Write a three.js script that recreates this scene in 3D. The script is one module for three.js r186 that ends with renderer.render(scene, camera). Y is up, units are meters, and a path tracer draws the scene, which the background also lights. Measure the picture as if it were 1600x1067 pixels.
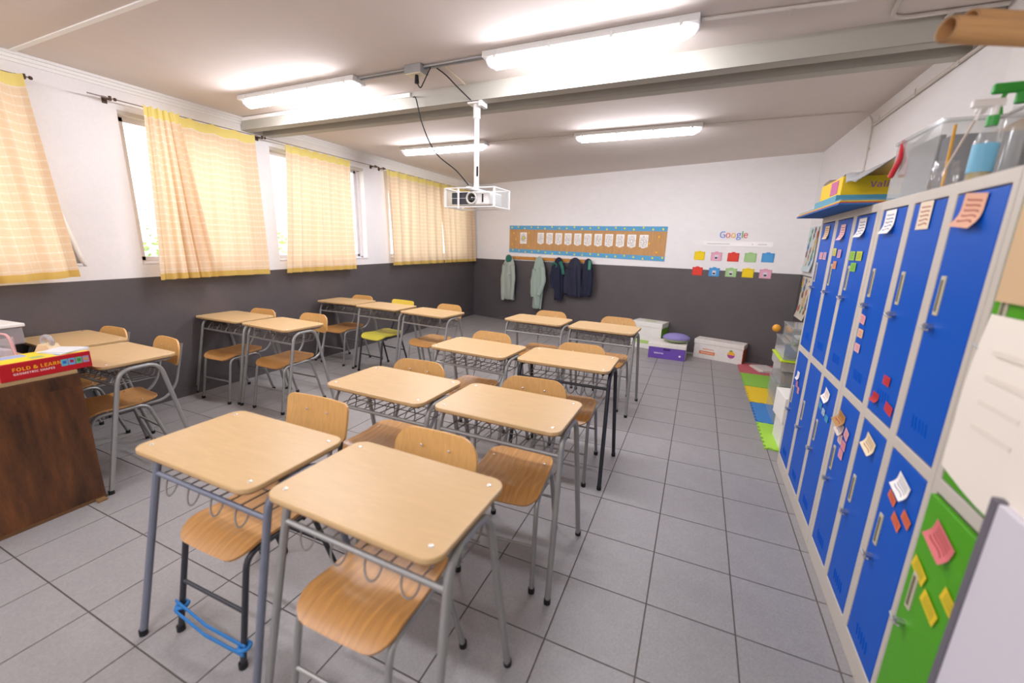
import * as THREE from 'three';
import { RoundedBoxGeometry } from 'three/addons/geometries/RoundedBoxGeometry.js';
import { mergeGeometries } from 'three/addons/utils/BufferGeometryUtils.js';
import { TextGeometry } from 'three/addons/geometries/TextGeometry.js';
import { FontLoader } from 'three/addons/loaders/FontLoader.js';
import { RectAreaLightUniformsLib } from 'three/addons/lights/RectAreaLightUniformsLib.js';

// ------------------------------------------------------------------ camera, sky, lights, exposure
const scene = new THREE.Scene();
const camera = new THREE.PerspectiveCamera(79.26, 1600 / 1067, 0.05, 100);
camera.position.set(0.037, 1.46, 1.229);
camera.rotation.order = 'YXZ';
camera.rotation.set(-0.2301, 0.4148, 0.0272);
camera.focus = 3.2;
camera.userData.fStop = 1.2;
scene.add(camera);

scene.background = new THREE.Color(0.93, 0.97, 1.0);          // bright overcast sky
scene.backgroundIntensity = 1.8;

RectAreaLightUniformsLib.init();
const LAMP_LIGHT = 27;                                         // fluorescent tubes, see ceilingLamp()
const LAMP_GLOW = 6.5;

const renderer = new THREE.WebGLRenderer({ antialias: true });
renderer.toneMapping = THREE.LinearToneMapping;
renderer.toneMappingExposure = 2.3;
renderer.shadowMap.enabled = true;

// ------------------------------------------------------------------ helpers
let seed = 12345;
const rnd = () => ((seed = (seed * 1664525 + 1013904223) >>> 0) / 4294967296);
const rr = (a, b) => a + (b - a) * rnd();
const V = (x, y, z) => new THREE.Vector3(x, y, z);
const used = {};
const numbered = (n) => { used[n] = (used[n] ?? -1) + 1; return used[n] ? n + '_' + String(used[n]).padStart(3, '0') : n; };
function shade(o) { o.castShadow = true; o.receiveShadow = true; return o; }
function part(name, geo, mat, parent) { const m = shade(new THREE.Mesh(geo, mat)); m.name = name; (parent ?? scene).add(m); return m; }
function thing(name, label, category, pos = [0, 0, 0], turn = 0, group) {
  const g = new THREE.Group(); g.name = numbered(name); g.position.set(...pos); g.rotation.y = turn;
  g.userData = { label, category }; if (group) g.userData.group = group; scene.add(g); return g;
}
function solo(name, label, category, geo, mat, pos = [0, 0, 0], turn = 0, group) {
  const m = part(numbered(name), geo, mat); m.position.set(...pos); m.rotation.y = turn;
  m.userData = { label, category }; if (group) m.userData.group = group; return m;
}
function struct(name, geo, mat, pos = [0, 0, 0], turn = 0) {
  const m = part(name, geo, mat); m.position.set(...pos); m.rotation.y = turn; m.userData = { kind: 'structure', label: '', category: '' };
  delete m.userData.label; delete m.userData.category; return m;
}
const box = (w, h, d, x = 0, y = 0, z = 0) => new THREE.BoxGeometry(w, h, d).translate(x, y, z);
const rbox = (w, h, d, r = 0.004, x = 0, y = 0, z = 0, s = 2) => new RoundedBoxGeometry(w, h, d, s, r).translate(x, y, z);
const cyl = (r, h, x = 0, y = 0, z = 0, n = 16, r2 = r) => new THREE.CylinderGeometry(r2, r, h, n).translate(x, y, z);
const plain = (g) => { const o = g.index ? g.toNonIndexed() : g; for (const k of Object.keys(o.attributes)) if (!['position', 'normal', 'uv'].includes(k)) o.deleteAttribute(k); return o; };
const join = (list) => mergeGeometries(list.map(plain), false);
// path with rounded corners
function fillet(p, cr = 0.04, n = 5) {
  const out = [p[0].clone()];
  for (let i = 1; i < p.length - 1; i++) {
    const a = p[i - 1], b = p[i], c = p[i + 1], u = a.clone().sub(b), v = c.clone().sub(b);
    const d = Math.min(cr, u.length() * 0.48, v.length() * 0.48); u.setLength(d); v.setLength(d);
    const s = b.clone().add(u), e = b.clone().add(v);
    for (let k = 0; k <= n; k++) { const t = k / n; out.push(new THREE.Vector3().addScaledVector(s, (1 - t) ** 2).addScaledVector(b, 2 * t * (1 - t)).addScaledVector(e, t * t)); }
  }
  out.push(p[p.length - 1].clone()); return out;
}
// round tube swept along a polyline; r may be a function of 0..1
function sweep(p, r, rs = 8, flat = 1) {
  const n = p.length, pos = [], uv = [], idx = [], R = typeof r === 'function' ? r : () => r;
  let T = p[1].clone().sub(p[0]).normalize(), N = Math.abs(T.y) < 0.9 ? V(0, 1, 0) : V(1, 0, 0);
  N.sub(T.clone().multiplyScalar(N.dot(T))).normalize(); let len = 0;
  for (let i = 0; i < n; i++) {
    const t = p[Math.min(i + 1, n - 1)].clone().sub(p[Math.max(i - 1, 0)]).normalize();
    const q = new THREE.Quaternion().setFromUnitVectors(T, t); N.applyQuaternion(q); T = t;
    const B = T.clone().cross(N).normalize(), rad = R(i / (n - 1)); if (i) len += p[i].distanceTo(p[i - 1]);
    for (let k = 0; k <= rs; k++) { const a = k / rs * Math.PI * 2, v = p[i].clone().addScaledVector(N, Math.cos(a) * rad).addScaledVector(B, Math.sin(a) * rad * flat); pos.push(v.x, v.y, v.z); uv.push(k / rs * rad * 6, len); }
  }
  const w = rs + 1;
  for (let i = 0; i < n - 1; i++) for (let k = 0; k < rs; k++) { const a = i * w + k; idx.push(a, a + w, a + 1, a + 1, a + w, a + w + 1); }
  for (const [i, f] of [[0, 0], [n - 1, 1]]) { const c = pos.length / 3; pos.push(p[i].x, p[i].y, p[i].z); uv.push(0, 0); for (let k = 0; k < rs; k++) f ? idx.push(c, i * w + k, i * w + k + 1) : idx.push(c, i * w + k + 1, i * w + k); }
  const g = new THREE.BufferGeometry(); g.setAttribute('position', new THREE.Float32BufferAttribute(pos, 3)); g.setAttribute('uv', new THREE.Float32BufferAttribute(uv, 2)); g.setIndex(idx); g.computeVertexNormals(); 
  // make sure the faces look outward
  return g;
}
// a bent board: outline half width w(v), v in 0..1 along its length; f(x, v) gives the centre surface
function slab(f, w, th, nu = 10, nv = 14) {
  const P = [], top = [], bot = [], uvs = [];
  const at = (i, j) => { const v = (1 - Math.cos(Math.PI * j / nv)) / 2, x = w(v) * (2 * i / nu - 1); return [x, v]; };
  const S = (x, v) => f(x, v);
  for (let j = 0; j <= nv; j++) for (let i = 0; i <= nu; i++) {
    const [x, v] = at(i, j), e = 1e-3, c = S(x, v);
    const du = S(x + e, v).sub(S(x - e, v)), dv = S(x, Math.min(1, v + e)).sub(S(x, Math.max(0, v - e)));
    const n = du.cross(dv).normalize(); if (n.lengthSq() < 0.5) n.set(0, 1, 0);
    top.push(c.clone().addScaledVector(n, th / 2)); bot.push(c.clone().addScaledVector(n, -th / 2)); uvs.push([x, v * 0.4]);
  }
  const pos = [], uv = [], tri = (a, b, c, ua, ub, uc) => { pos.push(a.x, a.y, a.z, b.x, b.y, b.z, c.x, c.y, c.z); uv.push(...ua, ...ub, ...uc); };
  const W = nu + 1, quad = (L, a, b, c, d, fl) => { const A = L[a], B = L[b], C = L[c], D = L[d]; if (fl) { tri(A, C, B, uvs[a], uvs[c], uvs[b]); tri(A, D, C, uvs[a], uvs[d], uvs[c]); } else { tri(A, B, C, uvs[a], uvs[b], uvs[c]); tri(A, C, D, uvs[a], uvs[c], uvs[d]); } };
  for (let j = 0; j < nv; j++) for (let i = 0; i < nu; i++) { const a = j * W + i; quad(top, a, a + 1, a + W + 1, a + W, 0); quad(bot, a, a + 1, a + W + 1, a + W, 1); }
  const g1 = new THREE.BufferGeometry(); g1.setAttribute('position', new THREE.Float32BufferAttribute(pos, 3)); g1.setAttribute('uv', new THREE.Float32BufferAttribute(uv, 2));
  // rim
  const ring = []; for (let i = 0; i <= nu; i++) ring.push(i); for (let j = 1; j <= nv; j++) ring.push(j * W + nu); for (let i = nu - 1; i >= 0; i--) ring.push(nv * W + i); for (let j = nv - 1; j > 0; j--) ring.push(j * W);
  const rp = [], ru = []; for (let k = 0; k < ring.length; k++) { const a = ring[k], b = ring[(k + 1) % ring.length], A = top[a], B = top[b], C = bot[b], D = bot[a]; for (const q of [A, D, C, A, C, B]) { rp.push(q.x, q.y, q.z); ru.push(0.01, 0.01); } }
  const g2 = new THREE.BufferGeometry(); g2.setAttribute('position', new THREE.Float32BufferAttribute(rp, 3)); g2.setAttribute('uv', new THREE.Float32BufferAttribute(ru, 2));
  g1.computeVertexNormals(); g2.computeVertexNormals();
  // smooth the faces: average normals by position within each side
  const smooth = (g) => { const p = g.attributes.position, n = g.attributes.normal, m = new Map(), key = (i) => [p.getX(i), p.getY(i), p.getZ(i)].map((q) => q.toFixed(5)).join(); for (let i = 0; i < p.count; i++) { const k = key(i); const s = m.get(k) ?? V(0, 0, 0); s.add(V(n.getX(i), n.getY(i), n.getZ(i))); m.set(k, s); } for (let i = 0; i < p.count; i++) { const s = m.get(key(i)).clone().normalize(); n.setXYZ(i, s.x, s.y, s.z); } };
  smooth(g1);
  return join([g1, g2]);
}
// open wavy sheet (cloth, paper): f(u, v) -> Vector3
function sheet(f, nu, nv, uw = 1, vh = 1) {
  const pos = [], uv = [], idx = [];
  for (let j = 0; j <= nv; j++) for (let i = 0; i <= nu; i++) { const p = f(i / nu, j / nv); pos.push(p.x, p.y, p.z); uv.push(i / nu * uw, j / nv * vh); }
  for (let j = 0; j < nv; j++) for (let i = 0; i < nu; i++) { const a = j * (nu + 1) + i; idx.push(a, a + 1, a + nu + 1, a + 1, a + nu + 2, a + nu + 1); }
  const g = new THREE.BufferGeometry(); g.setAttribute('position', new THREE.Float32BufferAttribute(pos, 3)); g.setAttribute('uv', new THREE.Float32BufferAttribute(uv, 2)); g.setIndex(idx); g.computeVertexNormals(); return g;
}
function rrect(w, h, r) {
  const s = new THREE.Shape(), x = -w / 2, y = -h / 2;
  s.moveTo(x + r, y); s.lineTo(x + w - r, y); s.absarc(x + w - r, y + r, r, -Math.PI / 2, 0); s.lineTo(x + w, y + h - r); s.absarc(x + w - r, y + h - r, r, 0, Math.PI / 2);
  s.lineTo(x + r, y + h); s.absarc(x + r, y + h - r, r, Math.PI / 2, Math.PI); s.lineTo(x, y + r); s.absarc(x + r, y + r, r, Math.PI, Math.PI * 1.5); return s;
}
const poly = (pts) => { const s = new THREE.Shape(); pts.forEach(([x, y], i) => (i ? s.lineTo(x, y) : s.moveTo(x, y))); s.closePath(); return s; };
const extrude = (s, d, o = {}) => new THREE.ExtrudeGeometry(s, { depth: d, bevelEnabled: false, curveSegments: 6, ...o });
const lathe = (pts, n = 20) => new THREE.LatheGeometry(pts.map(([r, y]) => new THREE.Vector2(r, y)), n);

// ------------------------------------------------------------------ procedural textures
const NG = 64, noiseGrid = Array.from({ length: NG * NG }, () => rnd());
function vnoise(x, y) {
  const xi = Math.floor(x), yi = Math.floor(y), fx = x - xi, fy = y - yi, s = (t) => t * t * (3 - 2 * t), m = (a) => ((a % NG) + NG) % NG;
  const g = (i, j) => noiseGrid[m(yi + j) * NG + m(xi + i)], a = s(fx), b = s(fy);
  return (g(0, 0) * (1 - a) + g(1, 0) * a) * (1 - b) + (g(0, 1) * (1 - a) + g(1, 1) * a) * b;
}
function tex(size, rep, fn) {                                  // fn(u, v) -> [r, g, b] in 0..255 sRGB
  const d = new Uint8Array(size * size * 4);
  for (let j = 0; j < size; j++) for (let i = 0; i < size; i++) { const c = fn(i / size, j / size), k = (j * size + i) * 4; for (let q = 0; q < 3; q++) d[k + q] = Math.max(0, Math.min(255, c[q])); d[k + 3] = 255; }
  const t = new THREE.DataTexture(d, size, size); t.colorSpace = THREE.SRGBColorSpace; t.magFilter = THREE.LinearFilter; t.minFilter = THREE.LinearMipmapLinearFilter; t.generateMipmaps = true;
  t.wrapS = t.wrapT = THREE.RepeatWrapping; t.repeat.set(rep, rep); t.needsUpdate = true; return t;
}
const mul = (c, k) => [c[0] * k, c[1] * k, c[2] * k];
const tTop = tex(512, 1.6, (u, v) => mul([204, 170, 121], 0.965 + 0.03 * vnoise(u * 8, v * 64) + 0.03 * vnoise(u * 24, v * 384)));
const tPly = tex(512, 2.5, (u, v) => { const w = 0.5 + 0.5 * Math.sin((u * 12 + 1.2 * vnoise(u * 4 + 9, v * 4)) * Math.PI * 2); return mul([208, 152, 88], 0.84 + 0.11 * w * vnoise(u * 32, v * 4) + 0.12 * vnoise(u * 128, v * 8)); });
const tPlyB = tex(512, 2.5, (u, v) => mul([228, 176, 106], 0.9 + 0.05 * vnoise(u * 64, v * 4) + 0.06 * vnoise(u * 128, v * 8)));
const tWal = tex(512, 1.1, (u, v) => { const w = vnoise(u * 24, v * 3) * 0.5 + vnoise(u * 64, v * 6) * 0.35; return mul([104, 62, 30], 0.45 + 0.75 * w + 0.15 * vnoise(u * 256, v * 32)); });
const tTile = tex(512, 2.2, (u, v) => mul([151, 148, 147], 0.9 + 0.13 * vnoise(u * 256, v * 256) + 0.05 * vnoise(u * 64 + 7, v * 64) + 0.03 * vnoise(u * 8, v * 8)));
const tWall = tex(256, 0.7, (u, v) => mul([240, 237, 236], 0.975 + 0.015 * vnoise(u * 8, v * 8) + 0.015 * vnoise(u * 128, v * 128)));
const tDado = tex(256, 0.7, (u, v) => mul([90, 84, 85], 0.95 + 0.05 * vnoise(u * 8, v * 8) + 0.05 * vnoise(u * 128, v * 128)));
const tCeil = tex(256, 0.6, (u, v) => mul([226, 216, 209], 0.975 + 0.02 * vnoise(u * 8, v * 8) + 0.01 * vnoise(u * 128, v * 128)));
const tCurt = tex(512, 2.0, (u, v) => {
  const line = (t, n, w) => { const f = t * n - Math.floor(t * n); return f < w ? 1 : 0; };
  const h = line(v, 8, 0.2) * 0.55 + line(v + 0.03, 16, 0.1) * 0.3, p = line(u, 8, 0.14) * 0.3, m = vnoise(u * 128, v * 128), bl = vnoise(u * 32 + 3, v * 64);
  const k = (h + p) * (0.35 + 0.65 * bl); return [236 + 14 * k, 205 + 34 * k + 5 * m, 166 + 58 * k + 8 * m];
});
const tKraft = tex(128, 1, (u, v) => mul([196, 150, 98], 0.93 + 0.09 * vnoise(u * 64, v * 8) + 0.05 * vnoise(u * 128, v * 128)));
function canvasTex(w, h, draw) { const c = document.createElement('canvas'); c.width = w; c.height = h; const g = c.getContext('2d'); draw(g, w, h); const t = new THREE.CanvasTexture(c); t.colorSpace = THREE.SRGBColorSpace; t.magFilter = THREE.LinearFilter; return t; }

// ------------------------------------------------------------------ materials
const M = (c, roughness = 0.6, o = {}) => new THREE.MeshStandardMaterial({ color: c, roughness, ...o });
const Ph = (o) => new THREE.MeshPhysicalMaterial(o);
const mat = {
  wall: M(0xffffff, 0.85, { map: tWall }), dado: M(0xffffff, 0.5, { map: tDado }), ceil: M(0xffffff, 0.9, { map: tCeil }), beam: M(0xb3b0a5, 0.55),
  grout: M(0x5c544c, 0.95), tile: M(0xffffff, 0.42, { map: tTile }), top: M(0xffffff, 0.38, { map: tTop }), edge: M(0x8a6238, 0.6), ply: M(0xffffff, 0.3, { map: tPly }), plyBack: M(0xffffff, 0.42, { map: tPlyB }),
  steel: M(0x9c9b98, 0.38, { metalness: 0.35 }), steelBlue: M(0x7d8290, 0.4, { metalness: 0.35 }), dark: M(0x3c3d42, 0.45, { metalness: 0.3 }), black: M(0x17171a, 0.6), chrome: M(0xc8c8c8, 0.2, { metalness: 0.95 }), wire: M(0x8c8985, 0.35, { metalness: 0.5 }), screw: M(0xe6e4de, 0.25, { metalness: 0.8 }),
  white: M(0xf0eeea, 0.5), whitePl: M(0xe9e8e4, 0.35), paper: M(0xf4f1ea, 0.8), frameWhite: M(0xdcd8dc, 0.4), alu: M(0xb9b6ba, 0.35, { metalness: 0.5 }), conduit: M(0xd6cfc6, 0.55), galv: M(0xa9aaab, 0.4, { metalness: 0.6 }),
  curtain: Ph({ color: 0xffffff, map: tCurt, roughness: 1, transmission: 0.3, thickness: 0, side: THREE.DoubleSide }), band: Ph({ color: 0xeeda80, roughness: 1, transmission: 0.25, thickness: 0, side: THREE.DoubleSide }), hem: Ph({ color: 0xdcb860, roughness: 1, transmission: 0.3, thickness: 0, side: THREE.DoubleSide }), rust: M(0x5a4538, 0.7, { metalness: 0.4 }),
  glass: Ph({ color: 0xffffff, roughness: 0.02, transmission: 1, thickness: 0, ior: 1.45 }), clear: Ph({ color: 0xf4f6f6, roughness: 0.12, transmission: 0.85, thickness: 0 }), clearDim: Ph({ color: 0xd8d8dc, roughness: 0.25, transmission: 0.6, thickness: 0 }),
  walnut: M(0xffffff, 0.42, { map: tWal }), lockBody: M(0xc9c2b7, 0.5), blue: Ph({ color: 0x0056c0, roughness: 0.42, specularIntensity: 0.4 }), green: Ph({ color: 0x4fa312, roughness: 0.42, specularIntensity: 0.6 }), slot: M(0x6f6a52, 0.6), plate: M(0xc6c1a8, 0.4),
  lime: M(0xc4e021, 0.45), yellow: M(0xf2c80f, 0.6), red: M(0xc21f2b, 0.5), purple: M(0x7a55b5, 0.65), kraft: M(0xffffff, 0.85, { map: tKraft }), navy: M(0x1e2238, 0.9), sage: M(0x9dada2, 0.95), teal: M(0x2f6a5c, 0.9), jacketGrey: M(0xa9b1a6, 0.95), yellowSeat: M(0xd8cf4c, 0.4), yellowBack: M(0xefd455, 0.4), cushionTop: M(0x8d84bd, 0.95), cushionBot: M(0x9fae86, 0.95), foil: M(0xd8dde2, 0.18, { metalness: 0.85 }),
};
const colour = {}; const flat = (hex, r = 0.75) => (colour[hex + '_' + r] ??= M(hex, r));

// ------------------------------------------------------------------ room
const XL = -4.216, XR = 1.196, H = 2.596, ZF = 2.6, TILE = 0.335, SL = 0.272, AX = -4.206, AZ = -6.365;
const backTurn = -Math.atan(SL), bc = Math.cos(backTurn), bs = -Math.sin(backTurn);
const zBack = (x) => AZ + SL * (x - AX);
const onBack = (s, y, off = 0) => [AX + s * bc - off * bs, y, AZ + s * bs + off * bc];
const backLen = (XR - AX) / bc;

// floor: grout bed with every tile laid in it
const floor = struct('floor', box(XR - XL + 0.3, 0.1, 9.6, (XL + XR) / 2, -0.0535, -1.95), mat.grout);
{
  const clip = (p, nx, nz, d) => { const o = []; for (let i = 0; i < p.length; i++) { const a = p[i], b = p[(i + 1) % p.length], da = a[0] * nx + a[1] * nz - d, db = b[0] * nx + b[1] * nz - d; if (da >= 0) o.push(a); if (da * db < 0) { const t = da / (da - db); o.push([a[0] + (b[0] - a[0]) * t, a[1] + (b[1] - a[1]) * t]); } } return o; };
  const g = 0.0028, th = 0.0035, tiles = [], seen = [];
  camera.updateMatrixWorld(); const cv = new THREE.Vector3();
  const prism = (p, du, dv) => { const s = poly(p.map(([x, z]) => [x, -z])), e = extrude(s, th); e.rotateX(-Math.PI / 2); e.translate(0, -th, 0); const u = e.attributes.uv; for (let i = 0; i < u.count; i++) u.setXY(i, u.getX(i) + du, u.getY(i) + dv); return e; };
  const full = [0, 1, 2, 3, 4].map((k) => prism([[-TILE / 2 + g, -TILE / 2 + g], [TILE / 2 - g, -TILE / 2 + g], [TILE / 2 - g, TILE / 2 - g], [-TILE / 2 + g, TILE / 2 - g]], k * 0.37, k * 0.21));
  for (let i = -13; i < 4; i++) for (let j = -20; j < 8; j++) {
    const x0 = i * TILE + g, x1 = (i + 1) * TILE - g, z0 = j * TILE + g, z1 = (j + 1) * TILE - g;
    let p = [[x0, z0], [x1, z0], [x1, z1], [x0, z1]];
    p = clip(p, 1, 0, XL + 0.002); p = clip(p, -1, 0, -XR + 0.002); p = clip(p, 0, -1, -ZF); if (p.length > 2) p = clip(p, -SL, 1, AZ - SL * AX + 0.003);
    if (p.length < 3) continue;
    const isFull = p.length === 4 && Math.abs((p[0][0] - p[2][0]) * (p[0][1] - p[2][1])) > (TILE - 2 * g) ** 2 * 0.999;
    const cx = (x0 + x1) / 2, cz = (z0 + z1) / 2; cv.set(cx, 0, cz); const dist = cv.distanceTo(camera.position); cv.project(camera);
    const vis = cv.z < 1 && Math.abs(cv.x) < 1.12 && Math.abs(cv.y) < 1.15 && (cz < 0.9);
    tiles.push({ p, isFull, cx, cz, rank: vis ? dist : 100 + dist });
  }
  tiles.sort((a, b) => a.rank - b.rank); const rest = [];
  tiles.forEach((t, k) => {
    if (k < 300 && t.rank < 100) { if (t.isFull) { const m = part('tile', full[(k * 7) % 5], mat.tile, floor); m.position.set(t.cx, 0, t.cz); } else part('tile', prism(t.p, rnd(), rnd()), mat.tile, floor); }
    else rest.push(t.isFull ? full[k % 5].clone().translate(t.cx, 0, t.cz) : prism(t.p, 0, 0));
  });
  const r = part('tiles', join(rest), mat.tile, floor); r.userData.kind = 'stuff';
}
struct('ceiling', box(XR - XL + 0.3, 0.1, 9.6, (XL + XR) / 2, H + 0.05, -1.95), mat.ceil);

// left wall with four window openings (shape in z, y)
const WY0 = 1.214, WY1 = 2.40, windowsZ = [[0.95, -0.363], [-0.717, -1.66], [-1.98, -3.33], [-3.815, -5.95]];
{
  const s = poly([[-6.55, 0], [ZF, 0], [ZF, H], [-6.55, H]]);
  windowsZ.forEach(([a, b], i) => s.holes.push(poly([[b, WY0], [i ? b : -0.13, WY1], [a, WY1], [a, WY0]])));
  const g = extrude(s, 0.16).rotateY(-Math.PI / 2).translate(XL, 0, 0);     // z stays z, thickness towards -x
  // after the turn: shape x -> z
  const wl = struct('wall_left', g, mat.wall);
  const d = extrude(poly([[-6.36, 0], [ZF, 0], [ZF, 1.075], [-6.36, 1.173]]), 0.003).rotateY(-Math.PI / 2).translate(XL + 0.003, 0, 0);
  part('dado', d, mat.dado, wl);
}
struct('baseboard_left', box(0.012, 0.075, 8.9, XL + 0.009, 0.0375, -1.9), mat.dado);
const wb = struct('wall_back', box(backLen + 0.35, H, 0.15, backLen / 2, H / 2, -0.075), mat.wall, [AX, 0, AZ], backTurn);
part('dado', extrude(poly([[-0.02, 0], [backLen, 0], [backLen, 1.2], [-0.02, 1.173]]), 0.003), mat.dado, wb);
{ const b = struct('baseboard_back', box(backLen, 0.075, 0.012, backLen / 2, 0.0375, 0.009), mat.dado, [AX, 0, AZ], backTurn); b.name = 'baseboard_back'; }
const wr = struct('wall_right', box(0.15, H, 7.7, XR + 0.075, H / 2, -1.25), mat.wall);
part('dado', box(0.003, 1.2, 7.5, XR - 0.0015, 0.6, -1.25), mat.dado, wr);
struct('wall_front', box(XR - XL + 0.3, H, 0.15, (XL + XR) / 2, H / 2, ZF + 0.075), mat.wall);
// stepped cornice, ceiling cover strip
struct('trim_1', join([box(0.05, 0.018, 8.9, XL + 0.025, H - 0.009, -1.9), box(0.03, 0.02, 8.9, XL + 0.015, H - 0.028, -1.9), box(0.014, 0.02, 8.9, XL + 0.007, H - 0.048, -1.9)]), mat.white);
struct('trim_2', rbox(XR - XL, 0.008, 0.03, 0.003, (XL + XR) / 2, H - 0.004, -0.19), mat.white);

// two steel channel beams side by side
for (const [z, dir] of [[-1.70, -1], [-1.93, -1]]) {
  const L = XR - XL - 0.01, cx = (XL + XR) / 2, yb = 2.482;
  solo('ceiling_beam', z > -1.8 ? 'white painted steel channel beam carrying the projector pole' : 'shaded steel channel beam behind the beam with the projector', 'beam', join([box(L, H - yb, 0.008, cx, (H + yb) / 2, z), box(L, 0.012, 0.09, cx, yb + 0.006, z - 0.045), box(L, 0.012, 0.09, cx, H - 0.007, z - 0.045), box(L, 0.02, 0.006, cx, yb + 0.016, z - 0.087)]), mat.beam);
}

// the nearest window: its far edge slants
function nearWindow(w, a, b) {
  const t = 0.035, x = XL - 0.11, bt = -0.13, sl = (bt - b) / (WY1 - WY0), z = (y, o = 0) => b + sl * (y - WY0) + o, ring = (y0, y1, z0, z1, k) => { const o = poly([[z(y0, z0), y0], [z(y1, z0), y1], [z1, y1], [z1, y0]]); o.holes.push(poly([[z(y0 + k, z0 + k), y0 + k], [z1 - k, y0 + k], [z1 - k, y1 - k], [z(y1 - k, z0 + k), y1 - k]])); return o; };
  const place = (s, d, dx) => extrude(s, d).rotateY(-Math.PI / 2).translate(x + dx, 0, 0);
  part('window_frame', place(ring(WY0, WY1, 0, a, t), 0.05, 0.025), mat.alu, w);
  part('window_sill', rbox(0.15, 0.022, a - b - 0.02, 0.005, XL - 0.072, WY0 + 0.011, (a + b) / 2 + 0.012), mat.frameWhite, w);
  const s = part('sash', place(ring(WY0 + t, WY1 - t, t, a - t, 0.03), 0.02, 0.03), mat.frameWhite, w);
  part('pane', place(poly([[z(WY0 + 0.06, 0.06), WY0 + 0.06], [z(WY1 - 0.06, 0.06), WY1 - 0.06], [a - 0.06, WY1 - 0.06], [a - 0.06, WY0 + 0.06]]), 0.004, 0.02), mat.glass, s);
}
// windows: aluminium frame, sliding sashes, panes, sill
windowsZ.forEach(([a, b], i) => {
  const w = new THREE.Group(); w.name = 'window_' + (i + 1); w.userData = { kind: 'structure' }; scene.add(w);
  if (i === 0) return nearWindow(w, a, b);
  const L = a - b, zc = (a + b) / 2, x = XL - 0.11, hh = WY1 - WY0, yc = (WY0 + WY1) / 2, t = 0.035;
  part('window_frame', join([box(0.05, t, L, x, WY1 - t / 2, zc), box(0.05, t, L, x, WY0 + t / 2, zc), box(0.05, hh, t, x, yc, a - t / 2), box(0.05, hh, t, x, yc, b + t / 2)]), mat.frameWhite, w);
  part('window_sill', rbox(0.15, 0.022, L - 0.004, 0.005, XL - 0.072, WY0 + 0.011, zc), mat.frameWhite, w);
  part('lintel_board', box(0.15, 0.03, L - 0.004, XL - 0.078, WY1 - 0.015, zc), mat.lockBody, w);
  const n = L > 1.6 ? 3 : 2, pw = (L - 2 * t) / n;
  for (let k = 0; k < n; k++) {
    const z0 = a - t - pw * (k + 0.5), xs = x + (k % 2 ? -0.012 : 0.012), st = 0.03, ph = hh - 2 * t;
    const s = part('sash', join([box(0.02, st, pw, xs, WY1 - t - st / 2, z0), box(0.02, st, pw, xs, WY0 + t + st / 2, z0), box(0.02, ph, st, xs, yc, z0 - pw / 2 + st / 2), box(0.02, ph, st, xs, yc, z0 + pw / 2 - st / 2)]), mat.frameWhite, w);
    part('pane', box(0.004, ph - 2 * st, pw - 2 * st, xs, yc, z0), mat.glass, s);
  }
});
// outside: ground, wire mesh, shrubs
struct('ground_outside', box(14, 0.1, 24, XL - 7.3, -0.35, -2), flat(0xb8b2a4, 0.95));
{
  const wires = []; for (let k = 0; k <= 60; k++) wires.push(box(0.006, 1.5, 0.006, 0, 0.75, -7 + k * 0.16)); for (let k = 0; k <= 10; k++) wires.push(box(0.006, 0.006, 9.6, 0, k * 0.15, -2.2));
  const f = thing('wire_fence', 'fine wire mesh fence outside the classroom windows', 'fence', [XL - 1.6, 0.4, 0]);
  part('mesh', join(wires), mat.galv, f); for (let k = 0; k < 4; k++) part('post', cyl(0.03, 2.2, 0, 0.4, -6.8 + k * 3.1), mat.galv, f);
  [[-2.3, -0.9], [-2.6, -2.3], [-2.2, -3.6]].forEach(([dx, z], k) => {
    const s = thing('shrub', ['leafy green shrub outside, beyond the half-curtained second window', 'leafy green shrub outside, beyond the gap by the third curtain', 'leafy green shrub outside, near the far pillar between windows'][k], 'shrub', [XL + dx, -0.3, z], 0, 'shrubs outside the windows');
    const leaves = []; for (let q = 0; q < 420; q++) { const a = rr(0, 6.28), r = Math.sqrt(rnd()) * 0.55, y = rr(0.4, 1.85); leaves.push(new THREE.CircleGeometry(rr(0.03, 0.06), 5).scale(1, 0.6, 1).rotateX(rr(-1.2, 1.2)).rotateY(rr(0, 6.28)).translate(Math.cos(a) * r, y, Math.sin(a) * r)); }
    part('foliage', join(leaves), M([0x9fbf5e, 0x8fb356, 0xa6c46a][k], 0.8, { side: THREE.DoubleSide }), s);
    part('stem', sweep([V(0, 0, 0), V(0.05, 0.8, 0.03), V(0, 1.6, 0)], (t) => 0.03 * (1 - 0.7 * t)), flat(0x6b5a44), s);
  });
}

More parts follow.
